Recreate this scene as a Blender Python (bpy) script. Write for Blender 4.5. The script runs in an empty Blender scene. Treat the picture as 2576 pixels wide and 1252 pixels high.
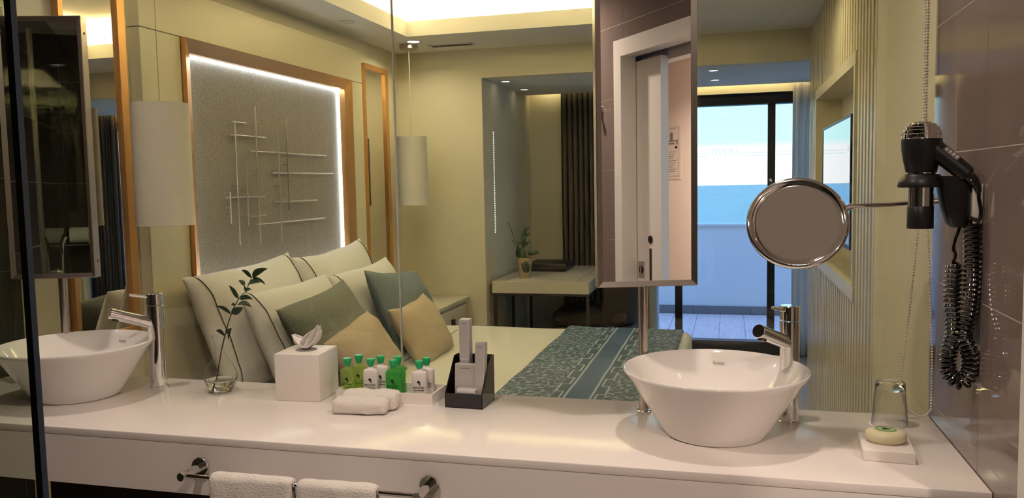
import bpy, bmesh, math, random
from math import sin, cos, pi, radians, sqrt, atan2
from mathutils import Vector, Matrix, noise

random.seed(7)
S = bpy.context.scene
COL = S.collection

# ------------------------------------------------------------------ camera
cam_d = bpy.data.cameras.new('camera'); cam = bpy.data.objects.new('camera', cam_d); COL.objects.link(cam)
FPX, YAW, PITCH, ROLL = 2055.68, radians(15.0607), radians(4.5885), radians(-1.12477)
_f = Vector((-sin(YAW)*cos(PITCH), cos(YAW)*cos(PITCH), -sin(PITCH)))
_r0 = Vector((cos(YAW), sin(YAW), 0)); _u0 = _r0.cross(_f)
CR = _r0*cos(ROLL)+_u0*sin(ROLL); CU = _u0*cos(ROLL)-_r0*sin(ROLL)
EYE = Vector((0, 0, 1.45))
mw = Matrix.Identity(4)
for i in range(3):
    mw[i][0], mw[i][1], mw[i][2], mw[i][3] = CR[i], CU[i], -_f[i], EYE[i]
cam.matrix_world = mw
cam_d.sensor_fit = 'HORIZONTAL'; cam_d.sensor_width = 36; cam_d.lens = FPX/2576*36
cam_d.clip_start = .02; cam_d.clip_end = 20000
S.camera = cam

# ------------------------------------------------------------------ world: hazy evening sky over the sea
W = bpy.data.worlds.new('sky'); S.world = W; W.use_nodes = True
nt = W.node_tree; nt.nodes.clear()
tc = nt.nodes.new('ShaderNodeTexCoord'); sx = nt.nodes.new('ShaderNodeSeparateXYZ')
rp = nt.nodes.new('ShaderNodeValToRGB'); bg = nt.nodes.new('ShaderNodeBackground'); wo = nt.nodes.new('ShaderNodeOutputWorld')
nt.links.new(tc.outputs['Generated'], sx.inputs[0]); nt.links.new(sx.outputs['Z'], rp.inputs[0])
nt.links.new(rp.outputs[0], bg.inputs[0]); nt.links.new(bg.outputs[0], wo.inputs[0])
el = rp.color_ramp.elements
el[0].position = 0.0; el[0].color = (.46, .46, .46, 1)
el[1].position = 1.0; el[1].color = (.14, .31, .88, 1)
for p, c in ((.036, (.46, .46, .46, 1)), (.043, (.305, .46, .46, 1)), (.12, (.28, .44, .48, 1)), (.35, (.20, .40, .72, 1))):
    e = rp.color_ramp.elements.new(p); e.color = c
bg.inputs[1].default_value = 3.0

# ------------------------------------------------------------------ exposure
S.view_settings.view_transform = 'Standard'; S.view_settings.look = 'None'
S.view_settings.exposure = 0.0; S.view_settings.gamma = 1.0; S.view_settings.use_curve_mapping = False
S.cycles.use_denoising = True
S.cycles.use_adaptive_sampling = True; S.cycles.adaptive_threshold = .05; S.cycles.adaptive_min_samples = 16
S.cycles.max_bounces = 9; S.cycles.diffuse_bounces = 4; S.cycles.glossy_bounces = 5
S.cycles.transparent_max_bounces = 20; S.cycles.transmission_bounces = 8
S.cycles.sample_clamp_indirect = 10.0
S.cycles.caustics_reflective = False; S.cycles.caustics_refractive = False

BATH_W, BATH_C = 6.3, (1.0, .83, .70)        # bathroom downlights
BED_W, BED_C = 1.6, (1.0, .88, .55)           # bedroom downlights
COVE_E, COVE_C = 325.0, (1.0, .885, .54)        # cove strip radiance
HEAD_E, HEAD_C = 24.0, (.90, .97, 1.0)         # headboard edge lighting

# ------------------------------------------------------------------ pixel helper (2576x1252 frame): a pixel's ray cut with a plane
def ray(x, y): return (CR*((x-1288)/FPX)+CU*((626-y)/FPX)+_f)
def onX(x, y, X): d = ray(x, y); return EYE+d*(X/d.x)
def onY(x, y, Y): d = ray(x, y); return EYE+d*(Y/d.y)
def onZ(x, y, z): d = ray(x, y); return EYE+d*((z-1.45)/d.z)

# ------------------------------------------------------------------ materials
MT = {}
def new_mat(name):
    m = bpy.data.materials.new(name); m.use_nodes = True; MT[name] = m
    return m, m.node_tree, m.node_tree.nodes['Principled BSDF']
def mat(name, col, rough=.5, metal=0, spec=.5, noise_scale=None, noise_amt=.08, bump=0, bump_scale=200, sheen=0, coat=0, emit=None, estr=0, stretch=(1, 1, 1), trans=0, ior=1.45, sss=0):
    m, t, b = new_mat(name)
    b.inputs['Base Color'].default_value = (*col, 1); b.inputs['Roughness'].default_value = rough
    b.inputs['Metallic'].default_value = metal; b.inputs['Specular IOR Level'].default_value = spec
    b.inputs['Sheen Weight'].default_value = sheen; b.inputs['Coat Weight'].default_value = coat
    b.inputs['Transmission Weight'].default_value = trans; b.inputs['IOR'].default_value = ior
    if sss:
        b.inputs['Subsurface Weight'].default_value = sss; b.inputs['Subsurface Radius'].default_value = (.01, .008, .006)
    if emit: b.inputs['Emission Color'].default_value = (*emit, 1); b.inputs['Emission Strength'].default_value = estr
    if noise_scale or bump:
        co = t.nodes.new('ShaderNodeTexCoord'); mp = t.nodes.new('ShaderNodeMapping'); mp.inputs['Scale'].default_value = stretch
        t.links.new(co.outputs['Object'], mp.inputs[0])
    if noise_scale:
        n = t.nodes.new('ShaderNodeTexNoise'); n.inputs['Scale'].default_value = noise_scale; n.inputs['Detail'].default_value = 4
        t.links.new(mp.outputs[0], n.inputs['Vector'])
        r = t.nodes.new('ShaderNodeValToRGB')
        r.color_ramp.elements[0].position = .3; r.color_ramp.elements[1].position = .7
        r.color_ramp.elements[0].color = (*[c*(1-noise_amt) for c in col], 1); r.color_ramp.elements[1].color = (*[min(1, c*(1+noise_amt)) for c in col], 1)
        t.links.new(n.outputs[0], r.inputs[0]); t.links.new(r.outputs[0], b.inputs['Base Color'])
    if bump:
        n = t.nodes.new('ShaderNodeTexNoise'); n.inputs['Scale'].default_value = bump_scale; n.inputs['Detail'].default_value = 3
        t.links.new(mp.outputs[0], n.inputs['Vector'])
        bp = t.nodes.new('ShaderNodeBump'); bp.inputs['Strength'].default_value = bump; bp.inputs['Distance'].default_value = .004
        t.links.new(n.outputs[0], bp.inputs['Height']); t.links.new(bp.outputs[0], b.inputs['Normal'])
    return m
def pane_mat(name, tint, f0=.04, edge=0.0, rough=0.0, edge_col=(.25, .3, .27)):
    """thin clear glass: straight-through transmission plus an angle dependent surface reflection"""
    m = bpy.data.materials.new(name); m.use_nodes = True; MT[name] = m
    t = m.node_tree; t.nodes.clear()
    g = t.nodes.new('ShaderNodeNewGeometry'); d = t.nodes.new('ShaderNodeVectorMath'); d.operation = 'DOT_PRODUCT'
    t.links.new(g.outputs['Normal'], d.inputs[0]); t.links.new(g.outputs['Incoming'], d.inputs[1])
    def mth(op, a, b=None):
        n = t.nodes.new('ShaderNodeMath'); n.operation = op; n.use_clamp = False
        for i, v in enumerate((a, b)):
            if v is None: continue
            if isinstance(v, (int, float)): n.inputs[i].default_value = v
            else: t.links.new(v, n.inputs[i])
        return n.outputs[0]
    a = mth('ABSOLUTE', d.outputs['Value']); k = mth('SUBTRACT', 1.0, a); k = mth('MAXIMUM', k, 0.0)
    p5 = mth('POWER', k, 5.0); fr = mth('ADD', mth('MULTIPLY', p5, 1-f0), f0)
    tr = t.nodes.new('ShaderNodeBsdfTransparent'); gl = t.nodes.new('ShaderNodeBsdfGlossy'); gl.inputs['Roughness'].default_value = rough
    tr.inputs[0].default_value = (*tint, 1)
    if edge:
        mx = t.nodes.new('ShaderNodeMix'); mx.data_type = 'RGBA'; mx.inputs[6].default_value = (*tint, 1); mx.inputs[7].default_value = (*edge_col, 1)
        t.links.new(mth('MULTIPLY', mth('POWER', k, 3.0), edge), mx.inputs[0]); t.links.new(mx.outputs[2], tr.inputs[0])
    ms = t.nodes.new('ShaderNodeMixShader'); o = t.nodes.new('ShaderNodeOutputMaterial')
    t.links.new(fr, ms.inputs[0]); t.links.new(tr.outputs[0], ms.inputs[1]); t.links.new(gl.outputs[0], ms.inputs[2]); t.links.new(ms.outputs[0], o.inputs[0])
    return m
def liquid_mat(name, col, tint, fac):
    m, t, b = new_mat(name); b.inputs['Base Color'].default_value = (*col, 1); b.inputs['Roughness'].default_value = .12; b.inputs['Coat Weight'].default_value = .5
    tr = t.nodes.new('ShaderNodeBsdfTransparent'); tr.inputs[0].default_value = (*tint, 1)
    ms = t.nodes.new('ShaderNodeMixShader'); ms.inputs[0].default_value = fac; o = t.nodes['Material Output']
    t.links.new(tr.outputs[0], ms.inputs[1]); t.links.new(b.outputs[0], ms.inputs[2]); t.links.new(ms.outputs[0], o.inputs[0])
def emis(name, col, s):
    m = bpy.data.materials.new(name); m.use_nodes = True; MT[name] = m
    b = m.node_tree.nodes['Principled BSDF']; b.inputs['Base Color'].default_value = (*col, 1)
    b.inputs['Emission Color'].default_value = (*col, 1); b.inputs['Emission Strength'].default_value = s
    return m

mat('counter', (.79, .73, .70), .17, spec=.28, noise_scale=3, noise_amt=.015)
mat('ceramic', (.82, .78, .75), .06, spec=.55, coat=.4)
mat('chrome', (.78, .77, .76), .06, 1)
mat('brushed', (.52, .46, .42), .28, 1, bump=.03, bump_scale=400, stretch=(1, 1, .05))
mat('mirror', (.90, .90, .88), .0, 1)
mat('mirror_warm', (.84, .80, .72), .0, 1)
mat('black_plastic', (.012, .011, .011), .38)
mat('black_frame', (.010, .010, .013), .35)
mat('black_gloss', (.010, .008, .008), .12, coat=.5)
mat('tile', (.235, .178, .158), .045, spec=.8, noise_scale=5, noise_amt=.05)
mat('tile_dark', (.060, .052, .045), .06, spec=.6, noise_scale=5, noise_amt=.08)
mat('grout_dark', (.22, .20, .17), .8)
mat('grout', (.62, .57, .52), .8)
mat('wall_paint', (.84, .77, .58), .75, bump=.02, bump_scale=300)
mat('lacquer', (.78, .71, .49), .32, noise_scale=2, noise_amt=.02)
mat('ceiling_paint', (.91, .87, .78), .8, bump=.02, bump_scale=300)
mat('bath_ceiling', (.82, .78, .74), .8)
mat('corridor_paint', (.72, .62, .55), .8)
mat('white_lacquer', (.82, .76, .70), .3)
mat('copper_frame', (.66, .37, .15), .33, .75, noise_scale=3, noise_amt=.06)
mat('linen_panel', (.20, .18, .155), .9, noise_scale=230, noise_amt=.30, stretch=(1, .30, 1), bump=.4, bump_scale=330, sheen=.1)
mat('rod_metal', (.46, .40, .33), .38, 1)
mat('white_cotton', (.80, .77, .68), .85, bump=.12, bump_scale=60, sheen=.15)
mat('duvet', (.80, .77, .66), .85, bump=.10, bump_scale=14, sheen=.1)
mat('green_fabric', (.115, .122, .095), .9, noise_scale=160, noise_amt=.25, bump=.2, bump_scale=400)
mat('blue_fabric', (.105, .130, .135), .9, noise_scale=160, noise_amt=.25, bump=.2, bump_scale=400)
mat('beige_fabric', (.47, .38, .26), .9, noise_scale=160, noise_amt=.10, bump=.2, bump_scale=400)
mat('stitch', (.06, .05, .03), .9)
mat('dark_wood', (.030, .018, .012), .45, noise_scale=6, noise_amt=.3, stretch=(1, 8, 8))
mat('floor_wood', (.42, .35, .28), .4, noise_scale=5, noise_amt=.2, stretch=(8, 1, 1))
mat('bath_floor', (.46, .40, .35), .35, noise_scale=4, noise_amt=.1)
mat('curtain_brown', (.115, .088, .072), .85, bump=.15, bump_scale=300, stretch=(1, 1, .1))
mat('shade', (.88, .82, .69), .8, bump=.15, bump_scale=240, stretch=(.15, .15, 1))
mat('desk_white', (.72, .66, .52), .35)
mat('dark_metal', (.10, .08, .07), .4, .8)
mat('leather', (.026, .018, .015), .5, bump=.1, bump_scale=200)
mat('chair_fabric', (.040, .029, .021), .8, bump=.15, bump_scale=300)
mat('pot', (.42, .31, .19), .6, noise_scale=20)
mat('leaf', (.016, .040, .014), .42, noise_scale=30, noise_amt=.3)
mat('cactus_leaf', (.020, .045, .016), .45, noise_scale=20, noise_amt=.3)
mat('stem', (.035, .028, .015), .7)
mat('white_plastic', (.80, .74, .69), .35)
mat('paper', (.84, .79, .75), .9, bump=.1, bump_scale=40)
mat('towel', (.82, .76, .70), .95, bump=.9, bump_scale=330, sheen=.3)
mat('silver_card', (.80, .76, .74), .34, .62)
mat('gold_card', (.55, .50, .34), .35, .7)
mat('ink', (.018, .016, .016), .6)
mat('grey_ink', (.20, .17, .16), .7)
mat('cap_green', (.02, .42, .16), .35, sss=.15)
mat('soap', (.70, .64, .42), .45, sss=.2)
mat('soap_label', (.34, .52, .22), .5)
mat('bead', (.72, .67, .58), .35)
mat('tv_screen', (.004, .004, .006), .02, spec=1.0, coat=1.0)
mat('parapet', (.74, .76, .78), .85, noise_scale=2, noise_amt=.02)
mat('deck', (.82, .63, .56), .55, noise_scale=7, noise_amt=.12, stretch=(6, 1, 1))
mat('deck_joint', (.82, .80, .80), .8)
mat('skirting', (.20, .18, .19), .6)
mat('sea', (.17, .40, .34), .35, spec=.4, noise_scale=.02, noise_amt=.12, stretch=(1, .25, 1))
mat('evac_paper', (.62, .54, .47), .7)
mat('water', (.97, .99, .96), .0, trans=1, ior=1.33)
mat('lotion', (.80, .75, .71), .3, sss=.1)
mat('seal', (.55, .52, .42), .2, spec=.6)
liquid_mat('liquid_lime', (.42, .58, .16), (.80, .92, .52), .30)
liquid_mat('liquid_green', (.08, .52, .10), (.45, .82, .42), .42)
def sheer_mat():
    m, t, b = new_mat('sheer'); b.inputs['Base Color'].default_value = (.88, .85, .80, 1); b.inputs['Roughness'].default_value = .9
    tl = t.nodes.new('ShaderNodeBsdfTranslucent'); tl.inputs[0].default_value = (.86, .84, .82, 1)
    ms = t.nodes.new('ShaderNodeMixShader'); ms.inputs[0].default_value = .45
    t.links.new(b.outputs[0], ms.inputs[1]); t.links.new(tl.outputs[0], ms.inputs[2]); t.links.new(ms.outputs[0], t.nodes['Material Output'].inputs[0])
sheer_mat()
pane_mat('pane', (.985, .99, .975), .035)
pane_mat('bath_pane', (.88, .92, .84), .03)
pane_mat('window_ink', (.80, .90, .92), .0)
pane_mat('tumbler_glass', (.99, .99, .99), .05, edge=.9, edge_col=(.42,.45,.48))
pane_mat('door_pane', (.96, .98, 1.0), .03)
pane_mat('thin_glass', (.99, .99, .985), .04, edge=.45, edge_col=(.5,.52,.48))
emis('bath_lens', (1.0, .88, .74), 28)
emis('bed_lens', (1.0, .94, .80), 5)
emis('cove_strip', COVE_C, COVE_E)
emis('head_strip', HEAD_C, HEAD_E)
emis('pocket_strip', (1.0, .86, .50), 14)
emis('led_dash', (.93, 1, .95), 1.3)

# batik bed runner: navy centre band, pale lines, pale scrolls on dark teal
def runner_mat():
    m, t, b = new_mat('runner'); L = t.links.new
    b.inputs['Roughness'].default_value = .9
    co = t.nodes.new('ShaderNodeTexCoord'); sp = t.nodes.new('ShaderNodeSeparateXYZ'); L(co.outputs['Object'], sp.inputs[0])
    def mth(op, a, c=None):
        n = t.nodes.new('ShaderNodeMath'); n.operation = op
        for i, v in enumerate((a, c)):
            if v is None: continue
            if isinstance(v, (int, float)): n.inputs[i].default_value = v
            else: L(v, n.inputs[i])
        return n.outputs[0]
    ax = mth('ABSOLUTE', sp.outputs['X'])
    def band(lo, hi): return mth('MULTIPLY', mth('GREATER_THAN', ax, lo), mth('LESS_THAN', ax, hi))
    nz = t.nodes.new('ShaderNodeTexNoise'); nz.inputs['Scale'].default_value = 17; nz.inputs['Detail'].default_value = .6; nz.inputs['Distortion'].default_value = 1.1; L(co.outputs['Object'], nz.inputs['Vector'])
    n2 = t.nodes.new('ShaderNodeTexNoise'); n2.inputs['Scale'].default_value = 42; n2.inputs['Detail'].default_value = 0; L(co.outputs['Object'], n2.inputs['Vector'])
    # meandering wax-resist lines: level curves of a soft noise, broken up by a finer one
    lv = mth('ABSOLUTE', mth('SUBTRACT', mth('FRACT', mth('MULTIPLY', nz.outputs[0], 7.0)), .5))
    sc = mth('MULTIPLY', mth('LESS_THAN', lv, .15), mth('GREATER_THAN', n2.outputs[0], .41))
    sc = mth('MAXIMUM', sc, mth('GREATER_THAN', n2.outputs[0], .66))
    sc = mth('MULTIPLY', sc, mth('GREATER_THAN', ax, .10))
    # key-shaped border between the centre band and the scrolls
    fy = mth('FRACT', mth('MULTIPLY', sp.outputs['Y'], 4.0))
    st = mth('LESS_THAN', fy, .5)
    l3 = mth('MULTIPLY', band(.066, .074), st)
    l4 = mth('MULTIPLY', band(.098, .106), mth('SUBTRACT', 1.0, st))
    cut = mth('MAXIMUM', mth('LESS_THAN', mth('ABSOLUTE', mth('SUBTRACT', fy, .5)), .018), mth('LESS_THAN', fy, .036))
    l5 = mth('MULTIPLY', band(.066, .106), cut)
    ln = mth('MAXIMUM', mth('MAXIMUM', band(.046, .056), l3), mth('MAXIMUM', l4, l5))
    pale = mth('MAXIMUM', ln, mth('MULTIPLY', sc, .72))
    navy = mth('LESS_THAN', ax, .046)
    c1 = t.nodes.new('ShaderNodeMix'); c1.data_type = 'RGBA'; c1.inputs[6].default_value = (.010, .026, .046, 1); c1.inputs[7].default_value = (.014, .036, .085, 1); L(navy, c1.inputs[0])
    c2 = t.nodes.new('ShaderNodeMix'); c2.data_type = 'RGBA'; c2.inputs[7].default_value = (.31, .39, .43, 1); L(c1.outputs[2], c2.inputs[6]); L(pale, c2.inputs[0])
    L(c2.outputs[2], b.inputs['Base Color'])
    bp = t.nodes.new('ShaderNodeBump'); bp.inputs['Strength'].default_value = .15; bp.inputs['Distance'].default_value = .001
    n3 = t.nodes.new('ShaderNodeTexNoise'); n3.inputs['Scale'].default_value = 300; L(co.outputs['Object'], n3.inputs['Vector']); L(n3.outputs[0], bp.inputs['Height']); L(bp.outputs[0], b.inputs['Normal'])
runner_mat()

# ------------------------------------------------------------------ mesh builder
WO = {}
class B:
    def __init__(s): s.bm = bmesh.new()
    def box(s, x0, x1, y0, y1, z0, z1, bev=0, seg=2):
        vs = [s.bm.verts.new((x, y, z)) for x in (x0, x1) for y in (y0, y1) for z in (z0, z1)]
        fs = []
        for q in ((0, 1, 3, 2), (4, 6, 7, 5), (0, 4, 5, 1), (2, 3, 7, 6), (0, 2, 6, 4), (1, 5, 7, 3)):
            fs.append(s.bm.faces.new([vs[i] for i in q]))
        if bev:
            ed = {e for f in fs for e in f.edges}
            bmesh.ops.bevel(s.bm, geom=list(ed), offset=bev, segments=seg, profile=.5, affect='EDGES')
        return s
    def obox(s, c, ax, ay, az, hx, hy, hz, bev=0, seg=2):
        t = B(); t.box(-hx, hx, -hy, hy, -hz, hz, bev, seg)
        c = Vector(c); ax, ay, az = Vector(ax), Vector(ay), Vector(az)
        mp = {}
        for v in t.bm.verts: mp[v] = s.bm.verts.new(c+ax*v.co.x+ay*v.co.y+az*v.co.z)
        for f in t.bm.faces: s.bm.faces.new([mp[v] for v in f.verts])
        t.bm.free(); return s
    def prism(s, pts, ext):
        """closed polygon pts (3D) pushed along vector ext"""
        ext = Vector(ext); a = [s.bm.verts.new(Vector(p)) for p in pts]; b = [s.bm.verts.new(Vector(p)+ext) for p in pts]
        n = len(pts); s.bm.faces.new(a[::-1]); s.bm.faces.new(b)
        for i in range(n): s.bm.faces.new((a[i], a[(i+1) % n], b[(i+1) % n], b[i]))
        return s
    def lathe(s, prof, c=(0, 0, 0), n=32, axis=(0, 0, 1), closed=False):
        c = Vector(c); az = Vector(axis).normalized(); ax = az.orthogonal().normalized(); ay = az.cross(ax)
        rings = []
        for r, h in prof:
            if r < 1e-6: rings.append([s.bm.verts.new(c+az*h)])
            else: rings.append([s.bm.verts.new(c+az*h+(ax*cos(2*pi*i/n)+ay*sin(2*pi*i/n))*r) for i in range(n)])
        seq = list(zip(rings, rings[1:]))
        if closed: seq.append((rings[-1], rings[0]))
        for a, b in seq:
            for i in range(n):
                j = (i+1) % n
                if len(a) == 1 and len(b) == 1: continue
                if len(a) == 1: s.bm.faces.new((a[0], b[j], b[i]))
                elif len(b) == 1: s.bm.faces.new((a[i], a[j], b[0]))
                else: s.bm.faces.new((a[i], a[j], b[j], b[i]))
        return s
    def cyl(s, p0, p1, r0, r1=None, n=20, cap=True):
        p0, p1 = Vector(p0), Vector(p1); r1 = r0 if r1 is None else r1; h = (p1-p0).length
        pr = [(r0, 0), (r1, h)]
        if cap: pr = [(0, 0)]+pr+[(0, h)]
        return s.lathe(pr, p0, n, p1-p0)
    def tube(s, path, r, n=8, cap=True):
        path = [Vector(p) for p in path]; rr = r if isinstance(r, (list, tuple)) else [r]*len(path)
        rings = []; pv = None
        for i, p in enumerate(path):
            t = (path[min(i+1, len(path)-1)]-path[max(i-1, 0)]).normalized()
            if pv is None: a = t.orthogonal().normalized()
            else:
                a = pv-t*pv.dot(t); a = a.normalized() if a.length > 1e-6 else t.orthogonal().normalized()
            pv = a; b = t.cross(a)
            rings.append([s.bm.verts.new(p+(a*cos(2*pi*k/n)+b*sin(2*pi*k/n))*rr[i]) for k in range(n)])
        for u, v in zip(rings, rings[1:]):
            for k in range(n): s.bm.faces.new((u[k], u[(k+1) % n], v[(k+1) % n], v[k]))
        if cap: s.bm.faces.new(rings[0][::-1]); s.bm.faces.new(rings[-1])
        return s
    def grid(s, fn, nu, nv, wrap_u=False):
        vs = [[s.bm.verts.new(fn(i/(nu if wrap_u else nu-1), j/(nv-1))) for j in range(nv)] for i in range(nu)]
        for i in range(nu if wrap_u else nu-1):
            for j in range(nv-1):
                k = (i+1) % nu; s.bm.faces.new((vs[i][j], vs[k][j], vs[k][j+1], vs[i][j+1]))
        return s
    def build(s, name, m, parent=None, smooth=False, origin=None, angle=35, weld=0):
        if weld: bmesh.ops.remove_doubles(s.bm, verts=s.bm.verts, dist=weld)
        bmesh.ops.recalc_face_normals(s.bm, faces=s.bm.faces)
        if parent is not None: o0 = WO[parent.name]
        elif origin is not None: o0 = Vector(origin)
        else:
            vs = [v.co for v in s.bm.verts]
            o0 = Vector(((min(v.x for v in vs)+max(v.x for v in vs))/2, (min(v.y for v in vs)+max(v.y for v in vs))/2, min(v.z for v in vs)))
        for v in s.bm.verts: v.co -= o0
        me = bpy.data.meshes.new(name); s.bm.to_mesh(me); s.bm.free()
        if smooth:
            for p in me.polygons: p.use_smooth = True
            me.set_sharp_from_angle(angle=radians(angle))
        o = bpy.data.objects.new(name, me); COL.objects.link(o)
        if parent is not None: o.parent = parent; o.location = (0, 0, 0)
        else: o.location = o0
        WO[o.name] = o0.copy()
        me.materials.append(MT[m] if isinstance(m, str) else m)
        return o
def tag(o, label=None, cat=None, group=None, kind=None):
    if label: o['label'] = label
    if cat: o['category'] = cat
    if group: o['group'] = group
    if kind: o['kind'] = kind
    return o
def thing(name, loc, label, cat, group=None):
    o = bpy.data.objects.new(name, None); COL.objects.link(o); o.location = loc; o.empty_display_size = .05
    WO[o.name] = Vector(loc); return tag(o, label, cat, group)
def struct(o): o['kind'] = 'structure'; return o
def copy_tree(o, parent=None):
    c = o.copy(); COL.objects.link(c); WO[c.name] = WO[o.name].copy()
    if parent is not None: c.parent = parent
    for ch in list(o.children): copy_tree(ch, c)
    return c
def place(o, loc): o.location = loc; WO[o.name] = Vector(loc); return o
def box(name, m, x0, x1, y0, y1, z0, z1, parent=None, bev=0, seg=2):
    return B().box(x0, x1, y0, y1, z0, z1, bev, seg).build(name, m, parent, smooth=bool(bev) and seg > 1, angle=50)
def text_obj(name, txt, m, parent, pos, right, up, size, depth=.0006, align='CENTER'):
    """raised lettering as a mesh; right/up give the plane"""
    cu = bpy.data.curves.new(name, 'FONT'); cu.body = txt; cu.size = size; cu.align_x = align; cu.align_y = 'CENTER'; cu.extrude = depth; cu.resolution_u = 2
    t = bpy.data.objects.new(name+'_curve', cu); COL.objects.link(t)
    dg = bpy.context.evaluated_depsgraph_get(); me = bpy.data.meshes.new_from_object(t.evaluated_get(dg))
    bpy.data.objects.remove(t)
    right = Vector(right).normalized(); up = Vector(up).normalized(); nn = right.cross(up); pos = Vector(pos)-WO[parent.name]
    for v in me.vertices: v.co = pos+right*v.co.x+up*v.co.y+nn*v.co.z
    me.name = name; me.materials.clear(); me.materials.append(MT[m])
    o = bpy.data.objects.new(name, me); COL.objects.link(o); o.parent = parent; WO[o.name] = WO[parent.name].copy()
    return o

# main dimensions (metres)
XL, XR = -2.30, .479            # bathroom side walls
YG = 2.205                      # glass partition
YB = -.70                       # bathroom rear wall
ZC = 2.39                       # ceiling
CT = .85                        # counter top
XBL = -2.32                     # bedroom headboard wall
YF = 5.55                       # bedroom far wall / recess mouth
YD = 6.97                       # balcony door plane

# ================================================================== STRUCTURE
struct(box('floor', 'bath_floor', XL-.3, 1.7, YB-.1, YG, -.06, 0))
struct(box('floor_bedroom', 'floor_wood', XBL-.1, 1.85, YG, YD+.06, -.06, 0))
struct(box('ceiling', 'bath_ceiling', XL-.3, XR+.1, YB-.1, YG+.02, ZC, ZC+.08))

def rect_minus(r, h):
    y0, y1, z0, z1 = r; a0, a1, b0, b1 = h
    if a1 <= y0 or a0 >= y1 or b1 <= z0 or b0 >= z1: return [r]
    out = []
    if a0 > y0: out.append((y0, a0, z0, z1))
    if a1 < y1: out.append((a1, y1, z0, z1))
    m0, m1 = max(y0, a0), min(y1, a1)
    if b1 < z1: out.append((m0, m1, b1, z1))
    if b0 > z0: out.append((m0, m1, z0, b0))
    return out
def tile_rects(u0, u1, joint, pitch, holes=()):
    G = .0026; out = []
    zs = [.89-.305*3+.305*k for k in range(9)]; k0 = math.floor((u0-joint)/pitch)
    k = k0
    while joint+k*pitch < u1:
        a, b = max(u0, joint+k*pitch), min(u1, joint+(k+1)*pitch)
        for z in zs:
            c, d = max(0, z), min(ZC, z+.305)
            if b-a < .02 or d-c < .02: continue
            rs = [(a+G/2, b-G/2, c+G/2, d-G/2)]
            for h in holes: rs = [q for r in rs for q in rect_minus(r, h)]
            out += [r for r in rs if r[1]-r[0] > .01 and r[3]-r[2] > .01]
        k += 1
    return out
# right-hand tiled wall with the doorway
DOOR = (.764, 1.477, 0, 1.975)
wr = B()
for (y0, y1, z0, z1) in ((YB-.1, .72, 0, ZC), (1.52, YG+.005, 0, ZC), (.72, 1.52, 2.03, ZC)): wr.box(XR+.0008, XR+.066, y0, y1, z0, z1)
wr = struct(wr.build('wall_right', 'grout'))
for (a, b, c, d) in tile_rects(YB, YG, 1.79, .505, [(.70, 1.54, 0, 2.047)]): box('tile', 'tile', XR, XR+.0075, a, b, c, d, wr)
wl = struct(box('wall_left', 'grout_dark', XL-.10, XL-.0008, YB-.1, YG, 0, ZC))
for (a, b, c, d) in tile_rects(YB, YG, 2.17-1.2, .60): box('tile', 'tile_dark', XL-.0075, XL, a, b, c, d, wl)
wb = struct(box('wall_back', 'grout_dark', XL-.1, 1.7, YB-.1, YB-.0008, 0, ZC))
for (a, b, c, d) in tile_rects(XL, XR, XL, .60): box('tile', 'tile_dark', a, b, YB-.0075, YB, c, d, wb)
# inner leaf of the pocket-door wall and the corridor behind the doorway
wi = B()
for (y0, y1, z0, z1) in ((YB-.1, .764, 0, ZC), (1.477, YG, 0, ZC), (.764, 1.477, 1.975, ZC)): wi.box(.592, .64, y0, y1, z0, z1)
struct(wi.build('wall_corridor_near', 'corridor_paint'))
struct(box('wall_corridor', 'corridor_paint', 1.60, 1.68, -1.6, YG, 0, ZC))
struct(box('wall_corridor_end', 'corridor_paint', .64, 1.60, -1.68, -1.6, 0, ZC))
struct(box('ceiling_corridor', 'corridor_paint', .592, 1.68, -1.68, YG, 2.17, 2.22))
# bedroom shell
struct(box('wall_bedroom_left', 'wall_paint', XBL-.1, XBL, YG, YF, 0, 2.75))
far = struct(B().box(XBL-.1, -1.69, YF, YD+.12, 0, 2.75).box(-1.69, 1.85, YF, YF+.10, 2.19, 2.75).build('wall_bedroom_far', 'wall_paint'))
struct(box('ceiling_recess', 'ceiling_paint', -1.69, 1.85, YF+.10, 6.86, 2.195, 2.30))
struct(box('wall_recess_back', 'wall_paint', -1.69, -.62, YD-.02, YD+.12, 0, 2.45))
struct(box('trim_1', 'parapet', -.66, -.60, YD-.12, YD+.12, 0, 2.2))
struct(box('wall_recess_right', 'wall_paint', 1.75, 1.83, YF, YD+.12, 0, 2.45))
struct(box('wall_recess_near', 'wall_paint', .62, 1.83, YF-.10, YF-.001, 0, 2.45))
struct(box('wall_over_door', 'wall_paint', -.62, 1.80, YD-.02, YD+.12, 2.14, 2.45))
ct_ = struct(box('ceiling_curtain_track', 'ceiling_paint', -1.69, 1.80, 6.86, YD-.02, 2.30, 2.38))
box('led_strip', 'pocket_strip', -1.60, 1.70, 6.862, 6.868, 2.262, 2.272, ct_)
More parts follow.
